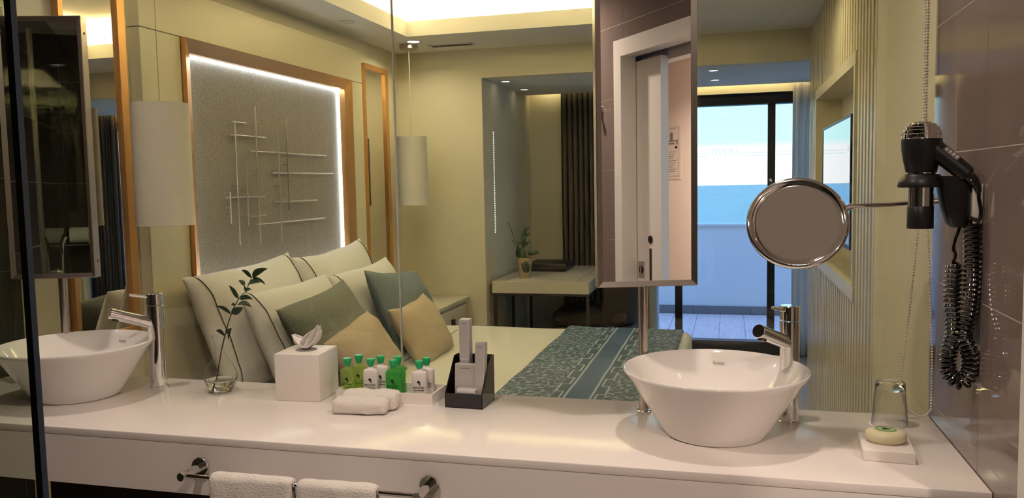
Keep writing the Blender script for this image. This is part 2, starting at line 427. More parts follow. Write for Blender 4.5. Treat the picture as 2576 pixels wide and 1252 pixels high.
# television wall: plaster, with a niche, faced with vertical slats
NY0, NY1, NZ0, NZ1 = 3.565, 5.08, 1.005, 1.895
wt = B(); XT = XR+.036
for (y0, y1, z0, z1) in ((YG-.002, NY0-.03, 0, ZC), (NY1+.025, YF, 0, ZC), (NY0-.03, NY1+.025, 0, NZ0-.055), (NY0-.03, NY1+.025, NZ1+.045, ZC)): wt.box(XT, XT+.12, y0, y1, z0, z1)
wt.box(XT+.10, XT+.16, NY0-.06, NY1+.06, NZ0-.08, NZ1+.08)
wt = struct(wt.build('wall_bedroom_right', 'wall_paint'))
box('wall_facing', 'wall_paint', XR, XT, YG-.002, 3.055, 0, ZC, wt)
slat_w, pitch = .040, .0760
k = 0; y = 3.085
while y < YF-.03:
    if NY0-.055 < y < NY1+.03:
        for z0, z1 in ((0, NZ0-.062), (NZ1+.055, ZC)):
            box('slat', 'lacquer', XR, XT, y-slat_w/2, y+slat_w/2, z0, z1, wt)
    else: box('slat', 'lacquer', XR, XT, y-slat_w/2, y+slat_w/2, 0, ZC, wt)
    y += pitch
# niche surround
nf = thing('niche_frame', (XR, NY0, NZ0), 'pale lacquered surround of the television niche in the slatted wall', 'frame')
for (y0, y1, z0, z1) in ((NY0-.05, NY1+.04, NZ1, NZ1+.052), (NY0-.05, NY1+.04, NZ0-.06, NZ0), (NY1, NY1+.03, NZ0, NZ1), (NY0-.035, NY0, NZ0, NZ1)):
    box('frame_board', 'lacquer', XR-.006, XT+.0995, y0, y1, z0, z1, nf)
# ceiling ring and cove tray
CX0, CX1, CY0, CY1 = -1.99, -.19, 2.92, 4.93
cr = B()
for (x0, x1, y0, y1) in ((XBL, CX0, YG+.02, YF), (CX1, XT+.1, YG+.02, YF), (CX0, CX1, YG+.02, CY0), (CX0, CX1, CY1, YF)): cr.box(x0, x1, y0, y1, ZC, ZC+.012)
cr = struct(cr.build('ceiling_bedroom', 'ceiling_paint'))
TR = .20
t = B()
for (x0, x1, y0, y1) in ((CX0-.018, CX0, CY0-.018, CY1+.018), (CX1, CX1+.018, CY0-.018, CY1+.018), (CX0, CX1, CY0-.018, CY0), (CX0, CX1, CY1, CY1+.018)): t.box(x0, x1, y0, y1, ZC+.012, ZC+.095)
t.build('cove_lip', 'ceiling_paint', cr)
t = B()
for (x0, x1, y0, y1) in ((CX0-TR-.03, CX0-TR, CY0-TR, CY1+TR), (CX1+TR, CX1+TR+.03, CY0-TR, CY1+TR), (CX0-TR, CX1+TR, CY0-TR-.03, CY0-TR), (CX0-TR, CX1+TR, CY1+TR, CY1+TR+.03)): t.box(x0, x1, y0, y1, ZC+.012, ZC+.26)
t.box(CX0-TR-.03, CX1+TR+.03, CY0-TR-.03, CY1+TR+.03, ZC+.26, ZC+.30)
t.build('cove_tray', 'ceiling_paint', cr)
for (x0, x1, y0, y1) in ((CX0-.10, CX0-.06, CY0, CY1), (CX1+.06, CX1+.10, CY0, CY1), (CX0, CX1, CY0-.10, CY0-.06), (CX0, CX1, CY1+.06, CY1+.10)):
    st = box('led_strip', 'cove_strip', x0, x1, y0, y1, ZC+.02, ZC+.03, cr)
# glass partition: two panes butted together
w1 = struct(box('window_1', 'pane', XL, -.938, YG, YG+.010, 0, ZC))
w2 = struct(box('window_2', 'pane', -.934, XR, YG, YG+.010, 0, ZC))
box('joint', 'seal', -.938, -.934, YG+.001, YG+.009, 0, ZC, w1)

# outside: balcony and sea
bf = struct(box('balcony_floor', 'deck_joint', -3, 3, YD+.12, 9.05, -.10, -.012))
x = -1.55; i = 0
while x < 2.0:
    yy = YD+.12
    n = 0
    for y0, y1 in ((YD+.12, 8.05), (8.05, 9.0)) if i % 2 else ((YD+.12, 7.55), (7.55, 9.0)):
        box('floor_plank', 'deck', x+.003, x+.237, y0+.003, y1-.003, -.03, 0, bf)
    x += .24; i += 1
pw = struct(box('balcony_wall', 'parapet', -3, 3, 9.03, 9.2, -.05, .955))
box('coping', 'parapet', -3, 3, 9.0, 9.23, .955, .975, pw)
xx = -1.6
while xx < 2.2:
    box('skirting_tile', 'skirting', xx+.002, xx+.598, 9.012, 9.03, 0, .088, pw); xx += .60
struct(B().box(-9000, 9000, 12, 3700, -25.3, -25).build('sea', 'sea'))

# balcony sliding door
d1 = struct(B().box(-.62, 1.75, YD, YD+.10, 2.05, 2.14).box(-.62, 1.75, YD, YD+.10, 0, .105).box(1.69, 1.75, YD, YD+.10, .105, 2.05).build('door_1', 'black_frame'))
for x0, x1 in ((-.458, -.399), (.286, .344)): box('door_stile', 'black_frame', x0, x1, YD+.01, YD+.09, .105, 2.05, d1)
gl = None
for x0, x1 in ((-.62, -.458), (-.399, .286), (.344, 1.69)):
    g = box('door_pane', 'door_pane', x0, x1, YD+.045, YD+.053, .105, 2.05, d1)
for x0, x1 in ((-.62, -.458), (-.399, -.19), (.067, .283), (.347, .80)):
    for z in (1.640, 1.662): box('print_line', 'window_ink', x0+.003, x1, YD+.0435, YD+.0445, z-.0025, z+.0025, d1)
text_obj('print_name', 'TIVOLI', 'window_ink', d1, (-.06, YD+.043, 1.672), (1, 0, 0), (0, 0, 1), .075)

# bathroom doorway: white casing and sliding pocket door
d2 = B()
for (y0, y1, z0, z1) in ((.704, .764, 0, 2.045), (1.477, 1.537, 0, 2.045), (.764, 1.477, 1.975, 2.045)): d2.box(XR-.005, XR+.012, y0, y1, z0, z1)
d2 = struct(d2.build('door_2', 'white_lacquer'))
for (y0, y1, z0, z1) in ((.746, .764, 0, 1.993), (1.477, 1.495, 0, 1.993), (.764, 1.477, 1.975, 1.993)): box('jamb', 'white_lacquer', XR+.012, .547, y0, y1, z0, z1, d2)
for (y0, y1, z0, z1) in ((.730, .764, 0, 1.975), (1.477, 1.51, 0, 1.975), (.764, 1.477, 1.94, 1.975)): box('jamb', 'white_lacquer', .590, .65, y0, y1, z0, z1, d2)
sl = box('door_slab', 'white_lacquer', .551, .587, .10, .952, .01, 1.955, d2)
box('lock_plate', 'brushed', .5485, .551, .772, .818, 1.035, 1.105, sl)
B().lathe([(0, .0025), (.016, .0025), (.018, 0)], (.549, .797, 1.070), 20, (-1, 0, 0)).build('lock_turn', 'black_plastic', sl, True)
box('lock_slot', 'brushed', .5445, .549, .793, .801, 1.055, 1.085, sl)
B().lathe([(.009, 0), (.009, .003), (.017, .003), (.017, 0)], (.5510, .869, 1.203), 24, (-1, 0, 0)).build('finger_ring', 'dark_metal', sl, True)
B().lathe([(0, .001), (.009, .001), (.009, 0)], (.5510, .869, 1.203), 20, (-1, 0, 0)).build('finger_hole', 'black_plastic', sl)
box('pull_slot', 'dark_metal', .5495, .551, .861, .877, .88, 1.165, sl)

# ================================================================== LAMPS IN THE CEILING
def area(name, parent, loc, size, watt, col, spread=150):
    l = bpy.data.lights.new(name, 'AREA'); l.shape = 'DISK'; l.size = size; l.energy = watt; l.color = col; l.spread = radians(spread)
    o = bpy.data.objects.new(name, l); COL.objects.link(o); o.location = Vector(loc)-WO[parent.name]; o.parent = parent
    return o
def downlight(x, y, z, label, lens, watt, col, group, r=.040, spread=150):
    t = thing('downlight', (x, y, z), label, 'ceiling light', group)
    B().lathe([(r, -.001), (r+.012, -.004), (r+.014, 0), (r, 0)], (x, y, z), 28, closed=True).build('trim_ring', 'white_plastic', t, True)
    B().lathe([(0, -.001), (r-.001, -.001), (r-.001, .0)], (x, y, z), 24).build('lens', lens, t)
    if watt: area('lamp', t, (x, y, z-.006), r*1.8, watt, col, spread)
    return t
downlight(-.07, 1.92, ZC, 'bathroom ceiling downlight above the right basin', 'bath_lens', BATH_W*.75, BATH_C, 'bathroom downlights')
downlight(-1.86, 1.90, ZC, 'bathroom ceiling downlight above the left basin', 'bath_lens', BATH_W*.62, BATH_C, 'bathroom downlights')
downlight(-.85, 1.05, ZC, 'bathroom ceiling downlight in the middle of the room', 'bath_lens', BATH_W*1.5, BATH_C, 'bathroom downlights')
downlight(.15, .35, ZC, 'bathroom ceiling downlight beside the doorway', 'bath_lens', BATH_W*1.8, BATH_C, 'bathroom downlights')
downlight(1.1, .25, 2.17, 'corridor downlight beyond the bathroom doorway', 'bath_lens', 20, BATH_C, 'bathroom downlights')
p = onZ(1040, 105, ZC); downlight(p.x, p.y, ZC, 'lit round downlight beside the far pendant ceiling rose', 'bed_lens', BED_W*1.6, BED_C, 'bedroom downlights')
p = onZ(872, 55, ZC); downlight(p.x, p.y, ZC, 'unlit round downlight over the headboard wall', 'white_plastic', 0, BED_C, 'bedroom downlights', r=.035)
downlight(-2.14, 2.62, ZC, 'round downlight above the near pendant lamp', 'bed_lens', BED_W*.4, BED_C, 'bedroom downlights')
for yy, nm in ((5.86, 'nearer'), (6.42, 'farther')):
    downlight(-.12, yy, 2.195, nm+' recess spotlight in front of the balcony door', 'bed_lens', 0, BED_C, 'recess spotlights', r=.03)
    downlight(-1.60, yy, 2.195, nm+' recess spotlight above the desk', 'bed_lens', 0, BED_C, 'recess spotlights', r=.03)
downlight(.20, 3.92, ZC, 'added fill downlight out of view in front of the slatted television wall', 'bed_lens', BED_W*1.6, BED_C, 'bedroom downlights')  # added fill light above the frame, brightens the slats and the wall over the recess
# air grille
g = [onZ(x, y, ZC) for x, y in ((1084, 117), (1195, 112), (1180, 107))]
ag = thing('air_grille', (-1.82, 5.32, ZC), 'slim white air grille in the bedroom ceiling', 'vent')
gx0, gx1, gy0, gy1 = -1.98, -1.67, 5.275, 5.365
t = B(); t.box(gx0, gx1, gy0, gy0+.012, ZC-.006, ZC).box(gx0, gx1, gy1-.012, gy1, ZC-.006, ZC).box(gx0, gx0+.012, gy0, gy1, ZC-.006, ZC).box(gx1-.012, gx1, gy0, gy1, ZC-.006, ZC)
t.build('frame', 'white_plastic', ag)
for q in range(5): box('louvre', 'dark_metal', gx0+.012, gx1-.012, gy0+.018+q*.013, gy0+.024+q*.013, ZC-.004, ZC, ag)

# ================================================================== VANITY
YC = 1.682
vc = thing('vanity_counter', (-.91, YC, .704), 'long white stone vanity counter below the glass partition', 'counter')
box('worktop', 'counter', XL+.001, XR-.001, YC, YG-.001, CT-.02, CT, vc, bev=.002, seg=2)
box('apron', 'counter', XL+.001, XR-.001, YC+.0005, YC+.02, .704, CT-.0205, vc)
box('underside', 'counter', XL+.001, XR-.001, YC+.02, YG-.001, .704, .72, vc)
tag(box('undercounter_panel', 'dark_wood', -2.15, XR-.002, 2.12, 2.16, 0, .703, bev=.002), 'dark brown panel standing under the vanity counter', 'panel')

def basin(cx, cy, label):
    t = thing('basin', (cx, cy, CT), label, 'basin', 'vessel basins on the counter')
    H, R = .155, .215
    out = [(0, .0), (.112, .0), (.118, .004), (.135, .03), (.160, .07), (.186, .11), (.203, .138), (R-.001, H-.004), (R, H), (R-.003, H+.003), (R-.007, H+.001)]
    inn = [(.198, .140), (.178, .112), (.150, .076), (.118, .045), (.075, .026), (.022, .020)]
    bw = B().lathe(out+inn+[(0, .019)], (cx, cy, CT), 72).build('bowl', 'ceramic', t, True, angle=70)
    B().lathe([(0, .026), (.018, .026), (.022, .022), (.022, .019)], (cx, cy, CT), 28).build('drain', 'chrome', t, True)
    ph = radians(88); rr = .186; zz = CT+.128
    rad = Vector((cos(ph), sin(ph), 0)); right = Vector((sin(ph), -cos(ph), 0)); up = (rad*.02+Vector((0, 0, .028))).normalized()
    text_obj('maker_mark', 'Sanitana', 'grey_ink', bw, Vector((cx, cy, 0))+rad*(rr-.0015)+Vector((0, 0, zz)), right, up, .0088, .0003)
    return t
basin(-.037, 1.96, 'white ceramic bowl basin in front of the balcony view')
basin(-1.868, 1.965, 'white ceramic bowl basin at the far left behind the black glass edge')

def faucet(x, y, label, L=.128, phi=53, rise=.048):
    t = thing('faucet', (x, y, CT), label, 'faucet', 'tall chrome mixers')
    r = .0235; z = CT
    B().lathe([(0, 0), (.027, 0), (.027, .005), (r, .006), (r, .006)], (x, y, z), 36).build('base_ring', 'chrome', t, True)
    B().lathe([(r, .005), (r, .252), (r-.001, .253), (0, .253)], (x, y, z), 40).build('body', 'chrome', t, True)
    B().lathe([(0, .2545), (r-.001, .2545), (r, .2555), (r, .288), (r-.002, .290), (0, .290)], (x, y, z), 40).build('cap', 'chrome', t, True)
    d = Vector((-cos(radians(phi)), -sin(radians(phi)), 0))
    p0 = Vector((x, y, z+.195)); p1 = p0+d*L+Vector((0, 0, rise)); ax = (p1-p0).normalized()
    sp = B().lathe([(.0165, 0), (.0165, (p1-p0).length-.001), (.0155, (p1-p0).length), (0, (p1-p0).length)], p0, 32, ax).build('spout', 'chrome', t, True)
    q = p0+ax*((p1-p0).length-.022); dn = Vector((0, 0, -1)); dn = (dn-ax*dn.dot(ax)).normalized()
    B().cyl(q+dn*.012, q+dn*.0195, .0105, n=20).build('aerator', 'dark_metal', t, True)
    l0 = Vector((x, y, z+.279))+d*.018; l1 = l0+d*.052+Vector((0, 0, .012))
    B().tube([l0, l0.lerp(l1, .5), l1], .0045, 14).lathe([(0, -.0045), (.004, -.002), (.0045, 0), (.004, .002), (0, .0045)], l1, 14).build('lever', 'chrome', t, True)
    return t
faucet(.139, 2.086, 'tall chrome basin mixer beside the right basin')
faucet(-1.690, 2.095, 'tall chrome basin mixer beside the left basin')

def vanity_mirror(cx, yaw, label, pn):
    px, py = cx, 2.106
    t = thing('vanity_mirror', (px, py, CT), label, 'mirror', 'swivel mirrors on posts')
    B().lathe([(0, 0), (.019, 0), (.019, .004), (.014, .006), (0, .006)], (px, py, CT), 28).build('post_flange', 'chrome', t, True)
    B().cyl((px, py, CT+.005), (px, py, 1.95), .0125, n=28).build('post', 'brushed', t, True)
    a = radians(yaw); ex = Vector((cos(a), sin(a), 0)); n = Vector((sin(a), -cos(a), 0)); ez = Vector((0, 0, 1))
    w, z0, z1, dep, fw = .127, 1.185, 1.980, .042, .0145
    c0 = Vector((px, py, 0))+n*.018              # back of the box
    mid = (z0+z1)/2; hz = (z1-z0)/2
    B().obox(c0+n*(.0135)+ez*mid, ex, n, ez, w-.003, .0125, hz-.003).build('mirror_case', 'brushed', t)
    for s in (-1, 1):
        # bevelled frame rails, mitred at the corners
        o = [c0+ex*s*w, c0+ex*s*(w-fw)]
        pr = [(w, 0), (w, dep-.006), (w-.002, dep-.003), (w-fw, dep-.010), (w-fw, 0)]
        b = B(); A = []; Z = []
        for u, h in pr:
            A.append(b.bm.verts.new(c0+ex*s*u+n*h+ez*(z0+(w-u)))); Z.append(b.bm.verts.new(c0+ex*s*u+n*h+ez*(z1-(w-u))))
        k = len(pr); b.bm.faces.new(A); b.bm.faces.new(Z[::-1])
        for i in range(k): b.bm.faces.new((A[i], A[(i+1) % k], Z[(i+1) % k], Z[i]))
        b.build('frame_rail', 'brushed', t)
        b = B(); A = []; Z = []
        for u, h in pr:
            zz = (z1-(w-u)) if s > 0 else (z0+(w-u))
            A.append(b.bm.verts.new(c0-ex*u+n*h+ez*zz)); Z.append(b.bm.verts.new(c0+ex*u+n*h+ez*zz))
        b.bm.faces.new(A); b.bm.faces.new(Z[::-1])
        for i in range(k): b.bm.faces.new((A[i], A[(i+1) % k], Z[(i+1) % k], Z[i]))
        b.build('frame_rail', 'brushed', t)
    B().obox(c0+n*(dep-.0125)+ez*mid, ex, n, ez, w-fw, .0015, hz-fw).build('mirror_glass', 'mirror', t)
    for zz in (z0+.05, z1-.05):
        B().cyl(c0+ex*w+n*.018+ez*zz, c0+ex*(w+.0015)+n*.018+ez*zz, .004, n=14).build('side_screw', 'dark_metal', t)
    return t
vanity_mirror(-.219, 18.7, 'tall swivel mirror on a post in front of the desk, showing the doorway', 'r')
vanity_mirror(-2.036, 18.4, 'tall swivel mirror on a post above the left basin', 'l')

# towel rail on the counter front
tr = thing('towel_rail', (-.95, 1.65, .777), 'chrome towel rail fixed to the front of the counter', 'towel rail')
for x in (-1.249, -.655):
    B().lathe([(0, .008), (.022, .008), (.0235, .006), (.0235, 0), (0, 0)], (x, YC, .777), 32, (0, -1, 0)).build('rosette', 'chrome', tr, True)
    B().lathe([(.0105, .004), (.0105, .079), (.0095, .080), (0, .080)], (x, YC, .777), 24, (0, -1, 0)).build('arm', 'chrome', tr, True)
B().cyl((-1.249, 1.614, .777), (-.655, 1.614, .777), .0055, n=18).build('bar', 'chrome', tr, True)

def hanging_towel(x0, x1, label):
    R = .019; yb, zb = 1.614, .7775
    prof = []
    for i in range(8): prof.append((yb-R-.001, .50+(zb-.50)*i/8))
    for i in range(9):
        a = pi-pi*i/8; prof.append((yb+cos(a)*R, zb+sin(a)*R*.9))
    for i in range(1, 9): prof.append((yb+R, zb-(zb-.56)*i/8))
    inner = [(yb+(y-yb)*.45, min(z, zb+.006) if z > zb else z) for y, z in prof][::-1]
    ring = prof+inner; n = len(ring); nx = 30
    b = B(); vs = []
    for i in range(nx):
        u = i/(nx-1); x = x0+(x1-x0)*u; e = 1-abs(2*u-1)**14*.28
        row = []
        for (y, z) in ring:
            q = noise.noise(Vector((x*22, y*40, z*22)))*.0035
            row.append(b.bm.verts.new((x+noise.noise(Vector((z*15, y*15, x0)))*.004*(abs(2*u-1)), yb+(y-yb)*e+q, zb+(z-zb)*(1 if z < zb else e)+q*.6)))
        vs.append(row)
    for i in range(nx-1):
        for k in range(n): b.bm.faces.new((vs[i][k], vs[i+1][k], vs[i+1][(k+1) % n], vs[i][(k+1) % n]))
    b.bm.faces.new(vs[0]); b.bm.faces.new(vs[-1][::-1])
    o = b.build('hand_towel', 'towel', None, True, angle=80); tag(o, label, 'towel', 'hand towels over the rail'); return o
hanging_towel(-1.168, -.958, 'white hand towel over the chrome rail, left one')
hanging_towel(-.944, -.752, 'white hand towel over the chrome rail, right one')

# folded towel lying on the counter
def folded_towel():
    c = Vector((-.945, 1.985, CT)); a = radians(5); ex = Vector((cos(a), sin(a), 0)); ey = Vector((-sin(a), cos(a), 0))
    t = thing('folded_towel', tuple(c), 'small white folded towel lying in front of the toiletries tray', 'towel')
    def roll(y0, y1, z1, x0, x1, name, seed):
        n = 26; nx = 26; b = B(); vs = []
        for i in range(nx):
            u = i/(nx-1); e = sqrt(max(0, 1-abs(2*u-1)**10))*.32+.68; row = []
            for k in range(n):
                th = 2*pi*k/n; cs, sn = cos(th), sin(th)
                px = math.copysign(abs(cs)**.62, cs)*(y1-y0)/2*e; pz = math.copysign(abs(sn)**.62, sn)*z1/2*e
                q = noise.noise(Vector((u*5+seed, cs*2.2, sn*2.2)))*.0045
                pz = max(pz, -z1/2+.0008)
                row.append(b.bm.verts.new(c+ex*(x0+(x1-x0)*u)+ey*((y0+y1)/2+px+q)+Vector((0, 0, z1/2+pz+(q if pz > -z1*.4 else 0)))))
            vs.append(row)
        for i in range(nx-1):
            for k in range(n): b.bm.faces.new((vs[i][k], vs[i+1][k], vs[i+1][(k+1) % n], vs[i][(k+1) % n]))
        b.bm.faces.new(vs[0]); b.bm.faces.new(vs[-1][::-1])
        return b.build(name, 'towel', t, True, angle=75)
    roll(-.060, .000, .040, -.082, .066, 'front_fold', 1.3)
    roll(-.018, .046, .050, -.070, .082, 'back_fold', 5.1)
    # the curled ends showing at the right
    for (y, z, r, x) in ((-.028, .021, .013, .066), (.020, .026, .016, .082)):
        pts = []
        for i in range(26):
            th = i/25*4.2*pi; rr = r*(1-.8*i/25); pts.append(c+ex*(x-.001)+ey*(y+cos(th)*rr*1.25)+Vector((0, 0, z+sin(th)*rr)))
        B().tube(pts, .0026, 6).build('curled_end', 'towel', t, True)
folded_towel()

# tissue box
def tissue_box():
    c = onZ(694, 1007, CT); a = radians(4); ex = Vector((cos(a), sin(a), 0)); ey = Vector((-sin(a), cos(a), 0)); ez = Vector((0, 0, 1))
    w, h = .134, .134; m = c+ex*w/2+ey*w/2
    t = thing('tissue_box', tuple(m), 'white cube tissue box with a tissue pulled up', 'tissue box')
    B().obox(m+ez*h/2, ex, ey, ez, w/2, w/2, h/2, .002, 2).build('box', 'white_plastic', t, True, angle=50)
    B().lathe([(0, .0006), (.030, .0006), (.0305, 0)], m+ez*h, 28).build('opening', 'grey_ink', t)
    top = m+ez*h
    def lobe(dirx, lean, hh, ww, seed):
        def fn(u, v):
            s = (u-.5)*2; k = sin(pi*min(1, v*1.02)**.75*.93)
            wd = ww*(.28+.9*k)*(1-.55*max(0, v-.72)/.28)
            fold = .010*sin(s*7+seed)*(1-v*.6)+.006*noise.noise(Vector((s*2, v*3, seed)))
            p = top+ex*(dirx*(v**1.25)*lean+s*wd*.75*(.75 if dirx < 0 else 1))+ey*(s*wd*.5+fold+.004)+ez*(hh*v-.25*hh*abs(s)**2*(1-v)*0+.004+.006*cos(s*5+seed)*v)
            return p
        return fn
    b = B(); b.grid(lobe(1, .036, .062, .024, .4), 22, 18)
    o = b.build('tissue', 'paper', t, True, angle=80); so = o.modifiers.new('s', 'SOLIDIFY'); so.thickness = .0012
    b = B(); b.grid(lobe(-1, .042, .034, .022, 2.2), 22, 18)
    o = b.build('tissue', 'paper', t, True, angle=80); so = o.modifiers.new('s', 'SOLIDIFY'); so.thickness = .0012
tissue_box()

# vase with a leafy twig
def vase():
    c = onZ(557, 984, CT); t = thing('bud_vase', tuple(c), 'clear round glass bud vase with a little water', 'vase')
    prof = [(.000, .000), (.026, .000), (.031, .004), (.043, .022), (.0485, .042), (.046, .060), (.037, .078), (.025, .096), (.016, .114), (.0125, .132), (.0135, .148), (.018, .160), (.0215, .168)]
    gb = B().lathe(prof, c, 48).build('glass_body', 'thin_glass', t, True, angle=80)
    B().lathe([(.0195, .1675), (.0215, .1685), (.0205, .169)], c, 40, closed=True).build('rim', 'thin_glass', gb, True)
    w = [(0, .004), (.0255, .004), (.0305, .0065), (.0420, .0235), (.0462, .036), (.0458, .0365), (0, .0365)]
    B().lathe(w, c, 48).build('water', 'water', t, True)
    B().lathe([(0, .0005), (.025, .0005), (.027, .0035), (0, .0035)], c, 40).build('glass_foot', 'water', t, True)
    return c
vz = vase()
def twig():
    s = 3.384
    def P(x, y, dy=0): return onY(440+x/s, 640+y/s, vz.y+dy)
    pts = [P(345, 1130, .0), P(372, 960, .004), P(398, 800, .003), P(428, 680, .002), P(455, 580, .006), P(482, 500, .01), P(512, 430, .014), P(545, 375, .02), P(580, 335, .024), P(610, 312, .026), P(622, 270, .030), P(640, 225, .032), P(660, 190, .034)]
    t = thing('leafy_twig', tuple(pts[0]), 'leafy green twig standing in the glass bud vase', 'twig')
    B().tube(pts, [.0019-.0009*i/12 for i in range(13)], 7).build('stem', 'stem', t, True)
    lv = [((660, 190), (793, 118), .020, -26), ((656, 195), (565, 132), .018, 22), ((662, 192), (772, 258), .013, -24), ((622, 252), (738, 236), .026, -14), ((592, 268), (540, 218), .014, 12), ((606, 312), (655, 300), .016, -8), ((604, 312), (588, 262), .008, 6),
          ((545, 374), (460, 262), .022, 20), ((552, 380), (664, 384), .018, -30), ((478, 502), (345, 438), .016, 26), ((486, 504), (582, 450), .024, -10), ((530, 430), (656, 453), .017, -26), ((500, 432), (500, 408), .012, 4),
          ((428, 688), (348, 650), .018, 26), ((434, 672), (488, 628), .013, -10), ((458, 725), (482, 648), .020, 12)]
    for i, (a, b_, wd, bend) in enumerate(lv):
        A = P(*a, .02*min(1, (1150-a[1])/900)); dz = (i % 3-1)*.014
        Bp = P(*b_, .02*min(1, (1150-b_[1])/900)+dz)
        d = Bp-A; L = d.length; d.normalize(); side = d.cross(Vector((.15, -1, .25))).normalized(); nn = side.cross(d).normalized()
        side = (side*.78+nn*.62*(1 if i % 2 else -1)).normalized(); nn = side.cross(d).normalized()
        bow = bend/3.384/2000*2.1
        def fn(u, v, A=A, d=d, L=L, side=side, nn=nn, wd=wd, bow=bow):
            q = (u-.5)*2; prof = sin(pi*v**.8)**.85*(1-.15*v) if 0 < v < 1 else 0
            upv = Vector((0, 0, 1)); upv = (upv-d*upv.dot(d))
            return A+d*(L*v)+side*(q*wd*.52*prof)+nn*(.0035*abs(q)*prof)+upv*(abs(bow)*4*v*(1-v))
        b = B(); b.grid(fn, 5, 11); o = b.build('leaf', 'leaf', t, True, angle=80)
        so = o.modifiers.new('s', 'SOLIDIFY'); so.thickness = .0006
twig()

# tray with toiletries
tray = thing('toiletries_tray', (-.925, 2.11, CT), 'low white rectangular tray under the small bottles', 'tray')
tx0, tx1, ty0, ty1, th = -1.075, -.787, 2.058, 2.172, .030
box('tray_floor', 'white_plastic', tx0, tx1, ty0, ty1, CT, CT+.006, tray)
for (x0, x1, y0, y1) in ((tx0, tx1, ty0, ty0+.005), (tx0, tx1, ty1-.005, ty1), (tx0, tx0+.005, ty0+.005, ty1-.005), (tx1-.005, tx1, ty0+.005, ty1-.005)):
    box('tray_side', 'white_plastic', x0, x1, y0, y1, CT+.006, CT+th, tray)
def bottle(liq, label, group, printed):
    t = thing('toiletry_bottle', (0, 0, 0), label, 'bottle', group)
    w, d, h = .0215, .0125, .074
    def sec(z, kx, ky, n=28):
        out = []
        for k in range(n):
            a = 2*pi*k/n; c, s = cos(a), sin(a)
            out.append(Vector((math.copysign(abs(c)**.45, c)*w*kx, math.copysign(abs(s)**.7, s)*d*ky, z)))
        return out
    lv = [(0, .90, .88), (.002, 1, 1), (.066, 1, 1), (.071, .96, .95), (.0745, .80, .85), (.076, .42, .62), (.079, .30, .52), (.084, .30, .52)]
    b = B(); rings = [[b.bm.verts.new(p) for p in sec(z, kx, ky)] for z, kx, ky in lv]
    for u, v in zip(rings, rings[1:]):
        for k in range(len(u)): b.bm.faces.new((u[k], u[(k+1) % len(u)], v[(k+1) % len(u)], v[k]))
    b.bm.faces.new(rings[0][::-1]); b.bm.faces.new(rings[-1])
    fl = b.build('flask', liq, t, True, angle=60)
    B().lathe([(.0072, .082), (.0085, .086), (.0105, .092), (.0118, .099), (.0118, .103), (.0108, .1045), (0, .1045)], (0, 0, 0), 24).build('cap', 'cap_green', t, True)
    # printed sprig and lettering on the front
    e = B()
    for (x, z, rx, rz, ang) in ((0, .0475, .0026, .0036, .5), (.0022, .0440, .0022, .0038, -.7), (-.0026, .0455, .0018, .003, .9), (.003, .0392, .0016, .0028, .4)):
        pts = [Vector((x+cos(q)*rx*cos(ang)-sin(q)*rz*sin(ang), -d-.0004, z+cos(q)*rx*sin(ang)+sin(q)*rz*cos(ang))) for q in [2*pi*i/10 for i in range(10)]]
        e.prism(pts, (0, .0003, 0))
    e.build('sprig_print', 'ink', fl)
    text_obj('name_print', 'BVLGARI', 'ink', fl, (0, -d-.0003, .0305), (1, 0, 0), (0, 0, 1), .0078, .0003)
    text_obj('small_print', 'EAU PARFUMÉE', 'ink', fl, (0, -d-.0003, .0225), (1, 0, 0), (0, 0, 1), .0040, .0003)
    return t
spots = [('liquid_lime', (877, 990), 0, 'clear lime green bottle standing nearest the tissue box'), ('liquid_lime', (905, 972), 1, 'clear lime green bottle second from the tissue box'),
         ('lotion', (935, 992), 2, 'white lotion bottle in front between the lime and dark green ones'), ('lotion', (960, 975), 3, 'white lotion bottle behind, between the lime and dark green ones'),
         ('liquid_green', (991, 996), 4, 'darker green bottle in front beside the white towel'), ('liquid_green', (1003, 980), 5, 'darker green bottle behind another dark green one'),
         ('lotion', (1057, 999), 6, 'white lotion bottle at the right end of the tray, front'), ('lotion', (1075, 983), 7, 'white lotion bottle at the right end of the tray, behind')]
protos = {}
for liq, (px, py), i, lab in spots:
    p = onZ(px, py, CT+.0065)
    p.y = min(max(p.y, 2.078), 2.152)
    q = ray(px, py); p.x = p.y*q.x/q.y
    if liq not in protos: t = protos[liq] = bottle(liq, lab, 'small bottles in the tray', True)
    else: t = copy_tree(protos[liq]); t['label'] = lab
    place(t, (p.x, p.y, CT+.0065)); t.rotation_euler.z = radians(8)

